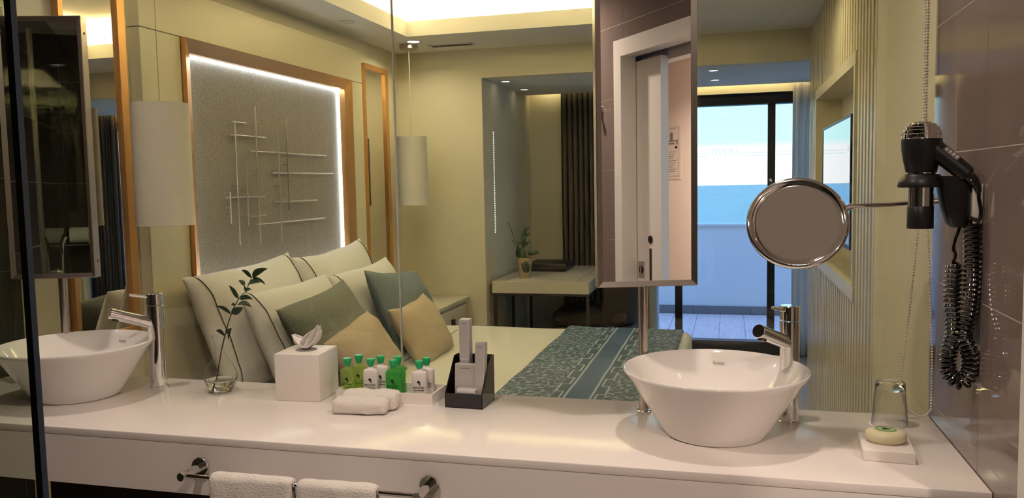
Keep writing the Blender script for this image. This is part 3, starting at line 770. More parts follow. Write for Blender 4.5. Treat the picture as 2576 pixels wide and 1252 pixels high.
# amenity stand with silver boxes
def amenity():
    c = onZ(1120, 1024, CT); a = radians(-2); ex = Vector((cos(a), sin(a), 0)); ey = Vector((-sin(a), cos(a), 0)); ez = Vector((0, 0, 1))
    w, dp, hb, hf = .107, .104, .128, .040
    m = c+ex*w/2+ey*dp/2
    t = thing('amenity_stand', tuple(m), 'black stepped acrylic stand holding silver boxes', 'stand')
    P = lambda x, y, z: c+ex*x+ey*y+ez*z
    th = .003
    B().obox(m+ez*.0015, ex, ey, ez, w/2, dp/2, .0015).build('stand_base', 'black_gloss', t)
    B().obox(P(w/2, th/2, hf/2), ex, ey, ez, w/2, th/2, hf/2).build('front_wall', 'black_gloss', t)
    B().obox(P(w/2, dp-th/2, hb/2), ex, ey, ez, w/2, th/2, hb/2).build('back_wall', 'black_gloss', t)
    for x in (0, w-th):
        B().prism([P(x, 0, 0), P(x, dp, 0), P(x, dp, hb), P(x, dp*.72, hb), P(x, 0, hf)], ex*th).build('side_wall', 'black_gloss', t)
    B().obox(P(w/2, dp*.62, .045), ex, ey, ez, w/2-th, .0015, .042).build('divider', 'black_gloss', t)
    B().obox(P(w/2, dp*.30, .018), ex, ey, ez, w/2-th, dp*.27, .0012).build('shelf', 'black_gloss', t)
    def carton(name, lab, x0, x1, y0, y1, z0, z1, lean=0, txt=None, topm=None):
        o = thing(name, tuple(P((x0+x1)/2, (y0+y1)/2, z0)), lab, 'box', 'silver cartons in the stand')
        up = (ez+ey*lean).normalized(); fy = up.cross(ex).normalized()*1
        fy = ex.cross(up)*-1; fy = up.cross(ex)
        ctr = P((x0+x1)/2, (y0+y1)/2, (z0+z1)/2)
        B().obox(ctr, ex, fy, up, (x1-x0)/2, (y1-y0)/2, (z1-z0)/2, .0008, 1).build('carton', 'silver_card', o); cb = [c_ for c_ in o.children][0]
        B().obox(ctr+up*((z1-z0)/2+.0004), ex, fy, up, (x1-x0)/2-.001, (y1-y0)/2-.001, .0004).build('carton_flap', topm or 'silver_card', o)
        B().obox(ctr-fy*((y1-y0)/2+.0002)+up*((z1-z0)/2-.011), ex, fy, up, (x1-x0)*.22, .0002, .0009).build('carton_print', 'grey_ink', cb)
        return o
    carton('silver_carton', 'tallest silver carton at the back of the black stand', .018, .047, .070, .098, .006, .228, .0)
    carton('silver_carton', 'wide silver carton in the middle of the black stand', .018, .080, .030, .055, .022, .112, .10)
    carton('silver_carton', 'upright silver carton with gold top at the right of the stand', .077, .103, .028, .056, .022, .172, .10, topm='gold_card')
    carton('silver_carton', 'smallest flat silver carton at the front of the black stand', .032, .084, .005, .026, .0205, .050, 0)
amenity()

# soap dish, soap, tumbler on paper mat
def soap():
    a = radians(-4); ex = Vector((cos(a), sin(a), 0)); ey = Vector((-sin(a), cos(a), 0)); ez = Vector((0, 0, 1))
    c = onZ(2170, 1158, CT); w, d, h = .102, .128, .024; m = c+ex*w/2+ey*d/2
    t = thing('soap_dish', tuple(m), 'white square block soap dish on the counter', 'soap dish')
    B().obox(m+ez*h/2, ex, ey, ez, w/2, d/2, h/2, .0015, 2).build('block', 'white_plastic', t, True, angle=50)
    B().lathe([(0, .0006), (.036, .0006), (.040, 0)], m+ez*h, 32).build('dish_hollow', 'white_plastic', t, True)
    sc = m+ez*(h+.0008)+ey*.008
    s = thing('soap_bar', tuple(sc), 'cream oval soap bar with a round green label', 'soap')
    b = B()
    pr = [(0, 0), (.036, 0), (.0425, .006), (.0425, .017), (.037, .0235), (.024, .0255), (0, .026)]
    b.lathe(pr, sc, 40)
    for v in b.bm.verts:
        q = v.co-sc; v.co = sc+ex*q.dot(ex)*1.0+ey*q.dot(ey)*.86+ez*q.z
    b.build('bar', 'soap', s, True, angle=80)
    b = B(); b.lathe([(0, .0268), (.021, .0268), (.022, .0255)], sc, 32)
    for v in b.bm.verts:
        q = v.co-sc; v.co = sc+ex*q.dot(ex)+ey*q.dot(ey)*.86+ez*q.z
    b.build('label', 'soap_label', s)
    b = B(); b.tube([sc+ex*cos(q)*.0205+ey*sin(q)*.0205*.86+ez*.0271 for q in [2*pi*i/28 for i in range(29)]], .0004, 5, False); b.build('label_ring', 'ink', s)
    b = B()
    for q in range(3): b.prism([sc+ez*.0272+ex*(.004*cos(g+q*2.1)*1.4+.005*cos(q*2.1))+ey*(.003*sin(g+q*2.1)+.004*sin(q*2.1)) for g in [2*pi*i/8 for i in range(8)]], ez*.0002)
    b.build('label_sprig', 'ink', s)
soap()
def tumbler():
    c = onZ(2239, 1078, CT); c.y += .036; c.x = .3715
    m = thing('paper_mat', tuple(c), 'thin round white paper mat under the tumbler', 'coaster')
    B().lathe([(0, 0), (.048, 0), (.048, .0008), (0, .0008)], c, 40).build('paper_disc', 'paper', m)
    B().tube([c+Vector((cos(q)*.0465, sin(q)*.0465, .0009)) for q in [2*pi*i/40 for i in range(41)]], .0003, 5, False).build('printed_ring', 'grey_ink', m)
    for q in range(6): B().box(c.x-.012+q*.0042, c.x-.0095+q*.0042, c.y-.022, c.y-.020, c.z+.0008, c.z+.0010).build('print_mark', 'grey_ink', m)
    c = c+Vector((0, 0, .0012))
    t = thing('tumbler', tuple(c), 'clear drinking glass standing upside down by the tiled wall', 'glass')
    B().lathe([(.0415, 0), (.0345, .088), (.0335, .088), (.0400, 0)], c, 48, closed=True).build('glass_wall', 'tumbler_glass', t, True, angle=60)
    B().lathe([(0, .086), (.033, .086), (.0345, .0885), (.0335, .103), (.0310, .105), (0, .1035)], c, 48).build('glass_bottom', 'water', t, True, angle=50)
tumbler()

# ================================================================== RIGHT WALL: cosmetic mirror, hair dryer, blind chain
def round_mirror():
    c = Vector((.1445, 1.955, 1.349)); n = Vector((-.05, -.905, .42)).normalized()
    t = thing('shaving_mirror', (XR, 1.985, 1.395), 'round chrome magnifying mirror on a wall arm', 'mirror')
    R = .1108
    B().lathe([(R-.014, .003), (R-.009, .007), (R-.003, .007), (R, .001), (R, -.004), (R-.005, -.010), (R-.018, -.011)], c, 72, n).build('rim', 'chrome', t, True, angle=70)
    B().lathe([(R-.014, .003), (R-.020, .0005), (R-.021, .0005)], c, 72, n).build('bevel', 'chrome', t, True)
    B().lathe([(0, -.0035), (.03, -.0030), (.06, -.0015), (R-.0205, .0005)], c, 72, n).build('glass', 'mirror', t, True, angle=80)
    B().lathe([(R-.004, -.008), (.07, -.016), (0, -.018)], c, 64, n).build('back_shell', 'chrome', t, True)
    ax = Vector((1, .0, 0)); ax = (ax-n*ax.dot(n)).normalized(); upm = n.cross(ax)*1.0
    if upm.z < 0: upm = -upm
    ax = (ax*cos(radians(17))+upm*sin(radians(17))).normalized()
    e = c+ax*(R+.001)
    B().cyl(e-ax*.004, e+ax*.010, .0075, n=20).build('pivot', 'chrome', t, True)
    B().cyl(e-ax*.01+n*.005-ax*0, e+ax*.004, .004, n=14).build('pivot_pin', 'chrome', t, True)
    a1 = Vector((.425, 1.985, 1.392))
    B().tube([e+ax*.008, e.lerp(a1, .5), a1], .0052, 16).build('arm', 'chrome', t, True)
    B().cyl(a1-Vector((0, 0, .016)), a1+Vector((0, 0, .016)), .0085, n=20).build('hinge', 'chrome', t, True)
    B().cyl(a1, (XR-.004, 1.985, 1.394), .007, n=18).build('bracket', 'chrome', t, True)
    B().lathe([(.030, 0), (.030, .006), (.024, .009), (0, .009)], (XR, 1.985, 1.394), 36, (-1, 0, 0)).build('wall_plate', 'chrome', t, True)
    # little knob on the rim
    k = c+(Vector((-.48, 0, .8)).normalized())*(R+.002)
    B().lathe([(0, -.004), (.0035, -.003), (.0035, .003), (0, .004)], k, 14, n).build('rim_knob', 'chrome', t, True)
round_mirror()

HX, HY = .3715, 1.82
def dryer_holder():
    t = thing('dryer_holder', (XR, HY, 1.36), 'black wall bracket that cradles the hair dryer', 'holder')
    box('wall_plate', 'white_plastic', .4595, XR-.0005, 1.792, 1.862, 1.352, 1.430, t, bev=.003)
    b = B(); vs = []
    for z, x0, x1, hy in ((1.345, .428, .452, .020), (1.352, .420, .459, .025), (1.385, .409, .459, .029), (1.428, .402, .459, .032), (1.448, .392, .459, .033)):
        ring = []
        for k in range(20):
            a = 2*pi*k/20; cs, sn = cos(a), sin(a)
            ring.append(b.bm.verts.new(((x0+x1)/2+math.copysign(abs(cs)**.6, cs)*(x1-x0)/2, HY+math.copysign(abs(sn)**.6, sn)*hy, z)))
        vs.append(ring)
    for u, v in zip(vs, vs[1:]):
        for k in range(20): b.bm.faces.new((u[k], u[(k+1) % 20], v[(k+1) % 20], v[k]))
    b.bm.faces.new(vs[0][::-1]); b.bm.faces.new(vs[-1]); b.build('bracket_body', 'black_plastic', t, True, angle=60)
    B().lathe([(.0265, 1.428), (.0430, 1.426), (.0440, 1.430), (.0395, 1.444), (.034, 1.452), (.0285, 1.452), (.0265, 1.446)], (HX, HY, 0), 48, closed=True).build('cradle_ring', 'black_plastic', t, True, angle=50)
dryer_holder()
def hair_dryer():
    t = thing('hair_dryer', (HX, HY, 1.34), 'black and chrome hair dryer hanging nose down in its wall holder', 'hair dryer')
    c = (HX, HY, 0)
    B().lathe([(0, 1.345), (.020, 1.345), (.0245, 1.3425), (.0250, 1.344), (.0247, 1.386), (.0235, 1.388)], c, 40).build('nozzle', 'black_plastic', t, True)
    B().lathe([(.0232, 1.387), (.0232, 1.4275)], c, 40).build('chrome_sleeve', 'chrome', t, True)
    B().lathe([(.0262, 1.4275), (.0262, 1.453), (.0285, 1.456), (.0335, 1.478), (.0372, 1.500), (.0380, 1.512), (.0380, 1.523)], c, 48).build('body', 'black_plastic', t, True)
    B().lathe([(.0265, 1.4525), (.0285, 1.4535), (.0285, 1.4560)], c, 40).build('chrome_band', 'chrome', t, True)
    pr = [(.0380, 1.523)]; nst = 6
    for i in range(nst):
        th = i/nst*pi/2; r0 = .0375*cos(th); z0 = 1.525+.032*sin(th)
        th2 = (i+1)/nst*pi/2; r1 = .0375*cos(th2); z1 = 1.525+.032*sin(th2)
        pr += [(r0, z0), (r0-.0004, z1-.0012), (r0-.0012, z1), (max(r1, .002), z1)]
    pr.append((0, 1.5575))
    vcap = B().lathe(pr, c, 56).build('vent_cap', 'chrome', t, True, angle=25)
    # small studs over the vent cap
    st = B()
    for i in range(1, 6):
        th = (i-.35)/6*pi/2; rr = .0377*cos(th); zz = 1.5265+.032*sin(th); k = max(5, int(20*cos(th)))
        for q in range(k):
            a = 2*pi*q/k; st.lathe([(0, .0018), (.0014, .001), (.0018, 0)], (HX+cos(a)*rr, HY+sin(a)*rr, zz), 6, (cos(a), sin(a), .6))
    o = st.build('vent_studs', 'chrome', vcap, True); o['kind'] = 'stuff'
    h0 = Vector((HX+.018, HY-.012, 1.505)); h1 = Vector((.448, 1.790, 1.450)); ax = (h1-h0); L = ax.length
    hd = B().lathe([(.0195, 0), (.0190, L*.3), (.0180, L*.75), (.0172, L), (.014, L+.003), (0, L+.003)], h0, 36, ax).build('handle', 'black_plastic', t, True)
    axn = ax.normalized()
    sw = h0+axn*(L*.42); upv = Vector((-.2, -.55, .8)); upv = (upv-axn*upv.dot(axn)).normalized()
    B().obox(sw+upv*.0185, axn, axn.cross(upv), upv, .017, .0055, .0018, .001, 1).build('rating_label', 'grey_ink', hd)
    for i in range(4):
        B().obox(sw+upv*.0206+axn*(-.012+.008*i), axn, axn.cross(upv), upv, .0026, .004, .0003).build('label_line', 'silver_card', hd)
    B().obox(sw+axn*.030-Vector((0, 0, .0)) - upv*.002 + Vector((0,-.0165,0)), axn, Vector((0, 1, 0)), axn.cross(Vector((0, 1, 0))), .007, .002, .004, .001, 1).build('switch', 'black_gloss', hd)
    # ribbed strain relief
    g0 = h1+axn*.002; gp = [g0, g0+Vector((.010, -.003, -.010)), g0+Vector((.016, -.004, -.022)), g0+Vector((.019, -.004, -.034))]
    sr = B().tube(gp, [.012, .010, .0075, .005], 16).build('strain_relief', 'black_gloss', t, True)
    for i in range(5):
        p = gp[0].lerp(gp[2], i/5); d = (gp[2]-gp[0]).normalized()
        B().lathe([(.0128-.0011*i, -.001), (.0135-.0012*i, 0), (.0128-.0011*i, .001)], p, 20, d).build('relief_rib', 'black_gloss', sr, True)
    # coiled cord: lead, coil down and up again, tail into the holder
    def at(x, y, Y): return onY(x, y, Y)
    lead = [gp[3], gp[3]+Vector((.0005, 0, -.012)), at(2468, 530, 1.782), at(2462, 552, 1.787), at(2440, 548, 1.792), at(2446, 562, 1.797)]
    def cr(pts, n):
        out = []
        for i in range(len(pts)-1):
            p0, p1, p2, p3 = pts[max(i-1, 0)], pts[i], pts[i+1], pts[min(i+2, len(pts)-1)]
            for k in range(n):
                u = k/n; out.append(.5*((2*p1)+(p2-p0)*u+(2*p0-5*p1+4*p2-p3)*u*u+(3*p1-p0-3*p2+p3)*u**3))
        out.append(pts[-1]); return out
    cl = cr([at(2446, 560, 1.800), at(2448, 640, 1.800), at(2447, 720, 1.800), at(2438, 790, 1.800), at(2424, 845, 1.800), at(2440, 890, 1.800), at(2440, 930, 1.803), at(2424, 958, 1.806), at(2400, 954, 1.812), at(2384, 925, 1.82), at(2386, 890, 1.825), at(2398, 850, 1.825), at(2400, 810, 1.825), at(2396, 760, 1.825), at(2397, 710, 1.825), at(2400, 662, 1.823)], 60)
    Lt = sum((b-a).length for a, b in zip(cl, cl[1:])); acc = 0; turns = Lt/.0098; path = []
    # resample finely and wind
    N = int(turns*14); cum = [0]
    for a, b in zip(cl, cl[1:]): cum.append(cum[-1]+(b-a).length)
    j = 0
    for i in range(N+1):
        s = Lt*i/N
        while j < len(cum)-2 and cum[j+1] < s: j += 1
        u = (s-cum[j])/max(1e-9, cum[j+1]-cum[j]); p = cl[j].lerp(cl[j+1], u); tg = (cl[min(j+2, len(cl)-1)]-cl[max(j-1, 0)]).normalized()
        a = Vector((0, 1, 0)); a = (a-tg*a.dot(tg)).normalized(); b2 = tg.cross(a); ph = 2*pi*turns*i/N
        path.append(p+(a*cos(ph)+b2*sin(ph))*.0145*min(1, .35+i/10, .35+(N-i)/10))
    tail = [path[-1], at(2404, 640, 1.822), at(2398, 625, 1.821), at(2404, 600, 1.82), at(2414, 572, 1.82), Vector((.438, 1.82, 1.349))]
    B().tube(cr(lead, 6), .0034, 8).build('cord_lead', 'black_gloss', t, True)
    B().tube(path, .0034, 7).build('coiled_cord', 'black_gloss', t, True)
    B().tube(cr(tail, 6), .0032, 8).build('cord_tail', 'black_gloss', t, True)
hair_dryer()

def blind_chain():
    Yc = 2.165
    t = thing('blind_chain', (.44, Yc, .86), 'white bead pull chain hanging in a loop beside the tiled wall', 'chain')
    L = [(2332, -160), (2328, 0), (2326, 150), (2323, 310), (2319, 450), (2308, 590), (2299, 680), (2290, 760), (2279, 850), (2268, 935), (2266, 975), (2272, 1008), (2288, 1032), (2310, 1046), (2330, 1044), (2343, 1030), (2349, 1000), (2348, 960), (2345, 880), (2341, 780), (2338, 690), (2334, 590), (2332, 450), (2330, 310), (2333, 150), (2337, 0), (2340, -160)]
    P = [onY(x, y, Yc+.004*((i/26)-.5)) for i, (x, y) in enumerate(L)]
    P = [Vector((P[0].x, P[0].y, 2.36))]+P+[Vector((P[-1].x, P[-1].y, 2.36))]
    P = [Vector((min(p.x, XR-.004), p.y, max(p.z, CT+.006))) for p in P]
    cum = [0]
    for a, b in zip(P, P[1:]): cum.append(cum[-1]+(b-a).length)
    n = int(cum[-1]/.0072); bd = B(); j = 0
    for i in range(n+1):
        s = cum[-1]*i/n
        while j < len(cum)-2 and cum[j+1] < s: j += 1
        p = P[j].lerp(P[j+1], (s-cum[j])/(cum[j+1]-cum[j]))
        bd.lathe([(0, -.0030), (.0024, -.0016), (.0030, 0), (.0024, .0016), (0, .0030)], p, 8)
    o = bd.build('beads', 'bead', t, True, angle=80); o['kind'] = 'stuff'
    B().tube(P, .0007, 5).build('cord', 'bead', t)
    box('clutch', 'white_plastic', .42, .475, Yc-.015, Yc+.015, 2.33, ZC, t, bev=.003)
blind_chain()

# ================================================================== things seen in the mirrors
hk = thing('robe_hook', (XR, .579, 1.764), 'small chrome robe hook on the tiled wall by the doorway', 'hook')
B().lathe([(.022, 0), (.022, .006), (.018, .008), (0, .008)], (XR, .579, 1.764), 28, (-1, 0, 0)).build('rosette', 'chrome', hk, True)
B().lathe([(.008, .006), (.007, .03), (.011, .042), (.011, .046), (0, .048)], (XR, .579, 1.764), 24, (-1, 0, 0)).build('peg', 'chrome', hk, True)
ev = thing('evacuation_plan', (1.60, -.60, 1.46), 'evacuation notice with drawing and text on the corridor wall', 'notice')
ex0, ex1 = -.80, -.452
esh = box('sheet', 'evac_paper', 1.596, 1.5995, ex0, ex1, 1.455, 1.785, ev)
def pr(name, m, y0, y1, z0, z1): box(name, m, 1.5952, 1.596, y0, y1, z0, z1, esh)
for (y0, y1, z0, z1) in ((ex0+.01, ex1-.02, 1.770, 1.772), (ex0+.01, ex1-.02, 1.475, 1.477), (ex0+.01, ex0+.012, 1.475, 1.772), (ex1-.022, ex1-.02, 1.475, 1.772)): pr('border_line', 'grey_ink', y0, y1, z0, z1)
pr('plan_drawing', 'grey_ink', -.72, -.50, 1.690, 1.697); pr('plan_drawing', 'grey_ink', -.57, -.54, 1.697, 1.745); pr('plan_drawing', 'grey_ink', -.72, -.52, 1.672, 1.682); pr('plan_drawing', 'grey_ink', -.50, -.485, 1.668, 1.70)
for i in range(10):
    z = 1.625-.0135*i
    pr('text_line', 'grey_ink', -.79, -.66+.01*(i % 3), z, z+.0025); pr('text_line', 'grey_ink', -.63, -.50-.012*(i % 4), z, z+.0025)
pr('pictogram', 'ink', -.515, -.49, 1.645, 1.66); pr('pictogram', 'ink', -.63, -.615, 1.555, 1.565); pr('pictogram', 'ink', -.63, -.62, 1.49, 1.499)
# shower screen whose black edge crosses the left of the view
ss = thing('shower_screen', (-1.2, .30, 0), 'clear glass shower screen with a black edge strip', 'shower screen')
bx = .30*(onY(66, 620, 1.0).x)
box('screen_pane', 'bath_pane', XL+.001, bx-.0016, .2990, .3010, .02, 2.25, ss)
box('edge_strip', 'black_frame', bx-.0018, bx+.0018, .2984, .3016, .01, 2.26, ss)
box('wall_channel', 'brushed', XL, XL+.012, .291, .296, .02, 2.25, ss)
box('floor_channel', 'brushed', XL, bx, .292, .308, 0, .02, ss)
# toilet roll on a little shelf and a hand spray on the rear wall
rs = thing('roll_shelf', (-2.22, YB, 1.13), 'slim metal shelf under the toilet roll', 'shelf')
box('shelf_plate', 'brushed', XL+.004, -2.12, YB, YB+.11, 1.130, 1.136, rs)
tr_ = thing('toilet_roll', (-2.235, YB+.056, 1.137), 'white toilet roll lying on the slim metal shelf', 'toilet roll')
B().lathe([(.018, -.05), (.050, -.05), (.050, .05), (.018, .05)], (-2.235, YB+.056, 1.187), 36, (1, 0, 0), closed=True).build('paper_roll', 'paper', tr_, True)
B().lathe([(.0165, -.049), (.018, -.049), (.018, .049), (.0165, .049)], (-2.235, YB+.056, 1.187), 28, (1, 0, 0), closed=True).build('core', 'pot', tr_, True)
hs = thing('hand_spray', (XL, -.10, 1.02), 'chrome hand spray hanging on the dark tiled wall', 'hand spray')
B().lathe([(.02, 0), (.02, .012), (.012, .03), (0, .03)], (XL, -.10, 1.02), 24, (1, 0, 0)).build('bracket', 'chrome', hs, True)
B().tube([(XL+.03, -.10, 1.0), (XL+.032, -.10, 1.10), (XL+.036, -.095, 1.17), (XL+.055, -.085, 1.215)], [.010, .011, .012, .016], 16).build('spray_handle', 'chrome', hs, True)
B().tube([(XL+.03, -.10, 1.0), (XL+.03, -.11, .85), (XL+.03, -.16, .70), (XL+.025, -.22, .80)], .006, 10).build('hose', 'chrome', hs, True)

# ================================================================== BEDROOM: headboard wall
PX = -2.262                     # front of the lacquered panels
FY0, FY1, FZ0, FZ1 = 3.05, 4.635, .93, 2.096
hb = thing('headboard', (XBL, 3.83, 0), 'backlit grey linen headboard panel in a copper frame with cream surround', 'headboard')
for (y0, y1, z0, z1) in ((2.80, 4.825, 2.100, 2.296), (2.80, FY0-.002, 0, 2.097), (FY1+.002, 4.825, 0, 2.097), (FY0, FY1, 0, FZ0-.002)):
    box('surround_panel', 'lacquer', XBL, PX, y0, y1, z0, z1, hb, bev=.001, seg=1)
box('linen_panel', 'linen_panel', XBL, XBL+.008, FY0+.02, FY1-.02, FZ0+.02, FZ1-.02, hb)
def rail(a0, a1, b0, b1, name='frame_rail'):
    pass
fw = .058
def frame_rails(parent, y0, y1, z0, z1, fw, xo, xi, xb, m):
    """four mitred rails: outer front edge at xo, inner front edge at xi, back at xb"""
    pr = [(0, xb), (0, xo), (fw, xi), (fw, xb)]
    for s in range(4):
        b = B(); A = []; Z = []
        for u, x in pr:
            if s == 0: p, q = (x, y0+u, z0+u), (x, y0+u, z1-u)
            elif s == 1: p, q = (x, y1-u, z0+u), (x, y1-u, z1-u)
            elif s == 2: p, q = (x, y0+u, z0+u), (x, y1-u, z0+u)
            else: p, q = (x, y0+u, z1-u), (x, y1-u, z1-u)
            A.append(b.bm.verts.new(p)); Z.append(b.bm.verts.new(q))
        b.bm.faces.new(A); b.bm.faces.new(Z[::-1])
        for i in range(4): b.bm.faces.new((A[i], A[(i+1) % 4], Z[(i+1) % 4], Z[i]))
        b.build('frame_rail', m, parent)
frame_rails(hb, FY0, FY1, FZ0, FZ1, fw, -2.238, -2.262, XBL+.002, 'copper_frame')
e = .0012
for (y0, y1, z0, z1) in ((FY0+fw, FY0+fw+e, FZ0+fw, FZ1-fw), (FY1-fw-e, FY1-fw, FZ0+fw, FZ1-fw), (FY0+fw, FY1-fw, FZ0+fw, FZ0+fw+e), (FY0+fw, FY1-fw, FZ1-fw-e, FZ1-fw)):
    box('led_strip', 'head_strip', -2.3110, -2.2980, y0, y1, z0, z1, hb)
# rod sculpture
sc = thing('rod_sculpture', (-2.27, 3.8, 1.17), 'metal wall sculpture of crossed slim rods on the linen panel', 'wall art')
s_ = 1.897
for (x0, y0, x1, y1, dx) in ((282, 470, 318, 1055, 0), (335, 630, 358, 965, 1), (378, 392, 414, 1052, 0), (486, 500, 515, 1040, 1), (526, 448, 553, 890, 0), (262, 803, 274, 952, 0),
                       (275, 468, 340, 474, 2), (263, 530, 435, 542, 2), (360, 610, 720, 626, 2), (465, 712, 757, 711, 2), (245, 828, 430, 824, 2), (470, 852, 678, 838, 2), (360, 918, 438, 912, 2), (392, 957, 715, 923, 2)):
    X = -2.282 if dx < 2 else -2.290
    a = onX(440+x0/s_, 60+y0/s_, X); b = onX(440+x1/s_, 60+y1/s_, X)
    if dx < 2: m_ = (a.y+b.y)/2; a.y = b.y = m_
    else: m_ = (a.z+b.z)/2; a.z = b.z = m_
    B().cyl(a, b, .0036, n=10).build('rod', 'rod_metal', sc, True)
    p = a.lerp(b, .5); B().cyl(p, (XBL+.006, p.y, p.z), .003, n=8).build('standoff', 'rod_metal', sc, True)
# framed wall mirrors either side
def wall_mirror(y0, y1, z0, z1, label):
    t = thing('wall_mirror', (XBL, (y0+y1)/2, z0), label, 'mirror', 'copper framed bedside mirrors')
    frame_rails(t, y0, y1, z0, z1, .030, -2.290, -2.298, XBL, 'copper_frame')
    box('mirror_glass', 'mirror_warm', XBL+.002, XBL+.008, y0+.03, y1-.03, z0+.03, z1-.03, t)
wall_mirror(4.93, 5.305, .88, 2.245, 'narrow copper framed mirror behind the far pendant lamp')
wall_mirror(2.425, 2.755, .88, 2.245, 'narrow copper framed mirror behind the near pendant lamp')
def pendant(y, label):
    x = -2.10; z0, z1, R = 1.315, 1.778, .105
    t = thing('pendant_lamp', (x, y, z0), label, 'lamp', 'drum pendant lamps by the bed')
    shd = B().lathe([(R, z0), (R, z1), (R-.002, z1), (R-.002, z0)], (x, y, 0), 56, closed=True).build('shade', 'shade', t, True, angle=50)
    B().lathe([(R, z0), (R+.0012, z0+.004), (R, z0+.008)], (x, y, 0), 48).build('hem', 'shade', shd, True)
    B().lathe([(0, z0+.10), (.02, z0+.11), (.03, z0+.14), (.025, z0+.17), (.015, z0+.20), (.015, z0+.26), (0, z0+.26)], (x, y, 0), 20).build('bulb', 'white_plastic', t, True)
    for a in (0, 2.1, 4.2): B().cyl((x, y, z1-.02), (x+cos(a)*(R-.003), y+sin(a)*(R-.003), z1-.02), .0015, n=6).build('spider_arm', 'chrome', t)
    B().tube([(x, y, z0+.25), (x, y, z1+.2), (x+.002, y, z1+.4), (x, y, ZC-.02)], .0016, 6).build('cable', 'seal', t)
    B().lathe([(0, ZC-.028), (.058, ZC-.028), (.060, ZC-.026), (.060, ZC)], (x, y, 0), 36).build('ceiling_rose', 'dark_metal' if False else 'brushed', t, True)
pendant(5.225, 'white drum pendant lamp by the far wall')
pendant(2.690, 'large near white drum pendant lamp above the left faucet')

# ================================================================== bed
BX0, BX1, BY0, BY1, BZ = -2.24, -.215, 2.93, 4.755, .585
bd = thing('bed', (-1.22, 3.84, 0), 'double bed with cream bedding facing the television wall', 'bed')
box('bed_base', 'dark_wood', BX0, BX1-.03, BY0+.03, BY1-.03, .02, .28, bd)
for sx_ in (BX0+.1, BX1-.15):
    for sy_ in (BY0+.1, BY1-.1): box('leg', 'dark_metal', sx_-.025, sx_+.025, sy_-.025, sy_+.025, 0, .02, bd)
def duvet():
    nx, ny = 60, 56; b = B()
    hx, hy = (BX1-BX0)/2, (BY1-BY0)/2; cx, cy = (BX0+BX1)/2, (BY0+BY1)/2
    def fn(u, v):
        # superellipse-like rounded slab, open below
        a, c = u*2-1, v*2-1
        def ease(q):
            s = abs(q)
            if s < .9: return math.copysign(s/.9*.97, q), 0
            k = (s-.9)/.1
            return math.copysign(.97+.03*sin(min(1, k*2)*pi/2), q), (0 if k < 0 else (1-cos(min(1, k*2)*pi/2))*.045+max(0, k-.5)*2*.27)
        xx, dx = ease(a); yy, dy = ease(c)
        z = BZ-max(dx, dy)-.5*min(dx, dy)*0
        z += .006*noise.noise(Vector((a*4, c*4, 1)))*(1-max(dx, dy)/.32) - .008*max(0, a)
        w = .006*noise.noise(Vector((a*9, c*9, z*6)))
        return Vector((cx+xx*hx+w*(dx > .05), cy+yy*hy+w*(dy > .05), z))
    b.grid(fn, nx, ny); o = b.build('duvet', 'duvet', bd, True, angle=80)
    pts = [onZ(x, y, BZ+.003) for x, y in ((1150, 829), (1132, 842), (1112, 856), (1080, 873), (1050, 889), (1016, 908), (985, 925))]
    B().tube(pts, .0022, 6).build('sheet_piping', 'stitch', o)
duvet()
def runner():
    xa, xb = -.925, -.262; xm = -.590
    prof = []
    for i in range(6): prof.append((BY0-.010, .36+.17*i/5))
    for i in range(1, 7):
        a = pi-pi/2*i/6; prof.append((BY0+.040+cos(a)*.050, .545+sin(a)*.050))
    for i in range(1, 40): prof.append((BY0+.04+(BY1-BY0-.08)*i/40, .595))
    for i in range(0, 7):
        a = pi/2-pi/2*i/6; prof.append((BY1-.040+cos(a)*.050, .545+sin(a)*.050))
    for i in range(1, 6): prof.append((BY1+.010, .53-.17*i/5))
    n = len(prof); b = B(); rows = []
    for i in range(34):
        u = i/33; x = xa+(xb-xa)*u; r = []
        for k, (y, z) in enumerate(prof):
            q = noise.noise(Vector((x*5, y*4, 3)))*.006
            r.append(b.bm.verts.new((x+.012*noise.noise(Vector((y*2.5, 0, 8))), y, z+(q-.008*(u*.6) if z > .58 else 0))))
        rows.append(r)
    for i in range(33):
        for k in range(n-1): b.bm.faces.new((rows[i][k], rows[i+1][k], rows[i+1][k+1], rows[i][k+1]))
    o = b.build('bed_runner', 'runner', None, True, origin=(xm, 3.84, .36), angle=80)
    so = o.modifiers.new('s', 'SOLIDIFY'); so.thickness = .006; so.offset = 1
    tag(o, 'dark blue patterned batik runner across the foot of the bed', 'bed runner')
runner()

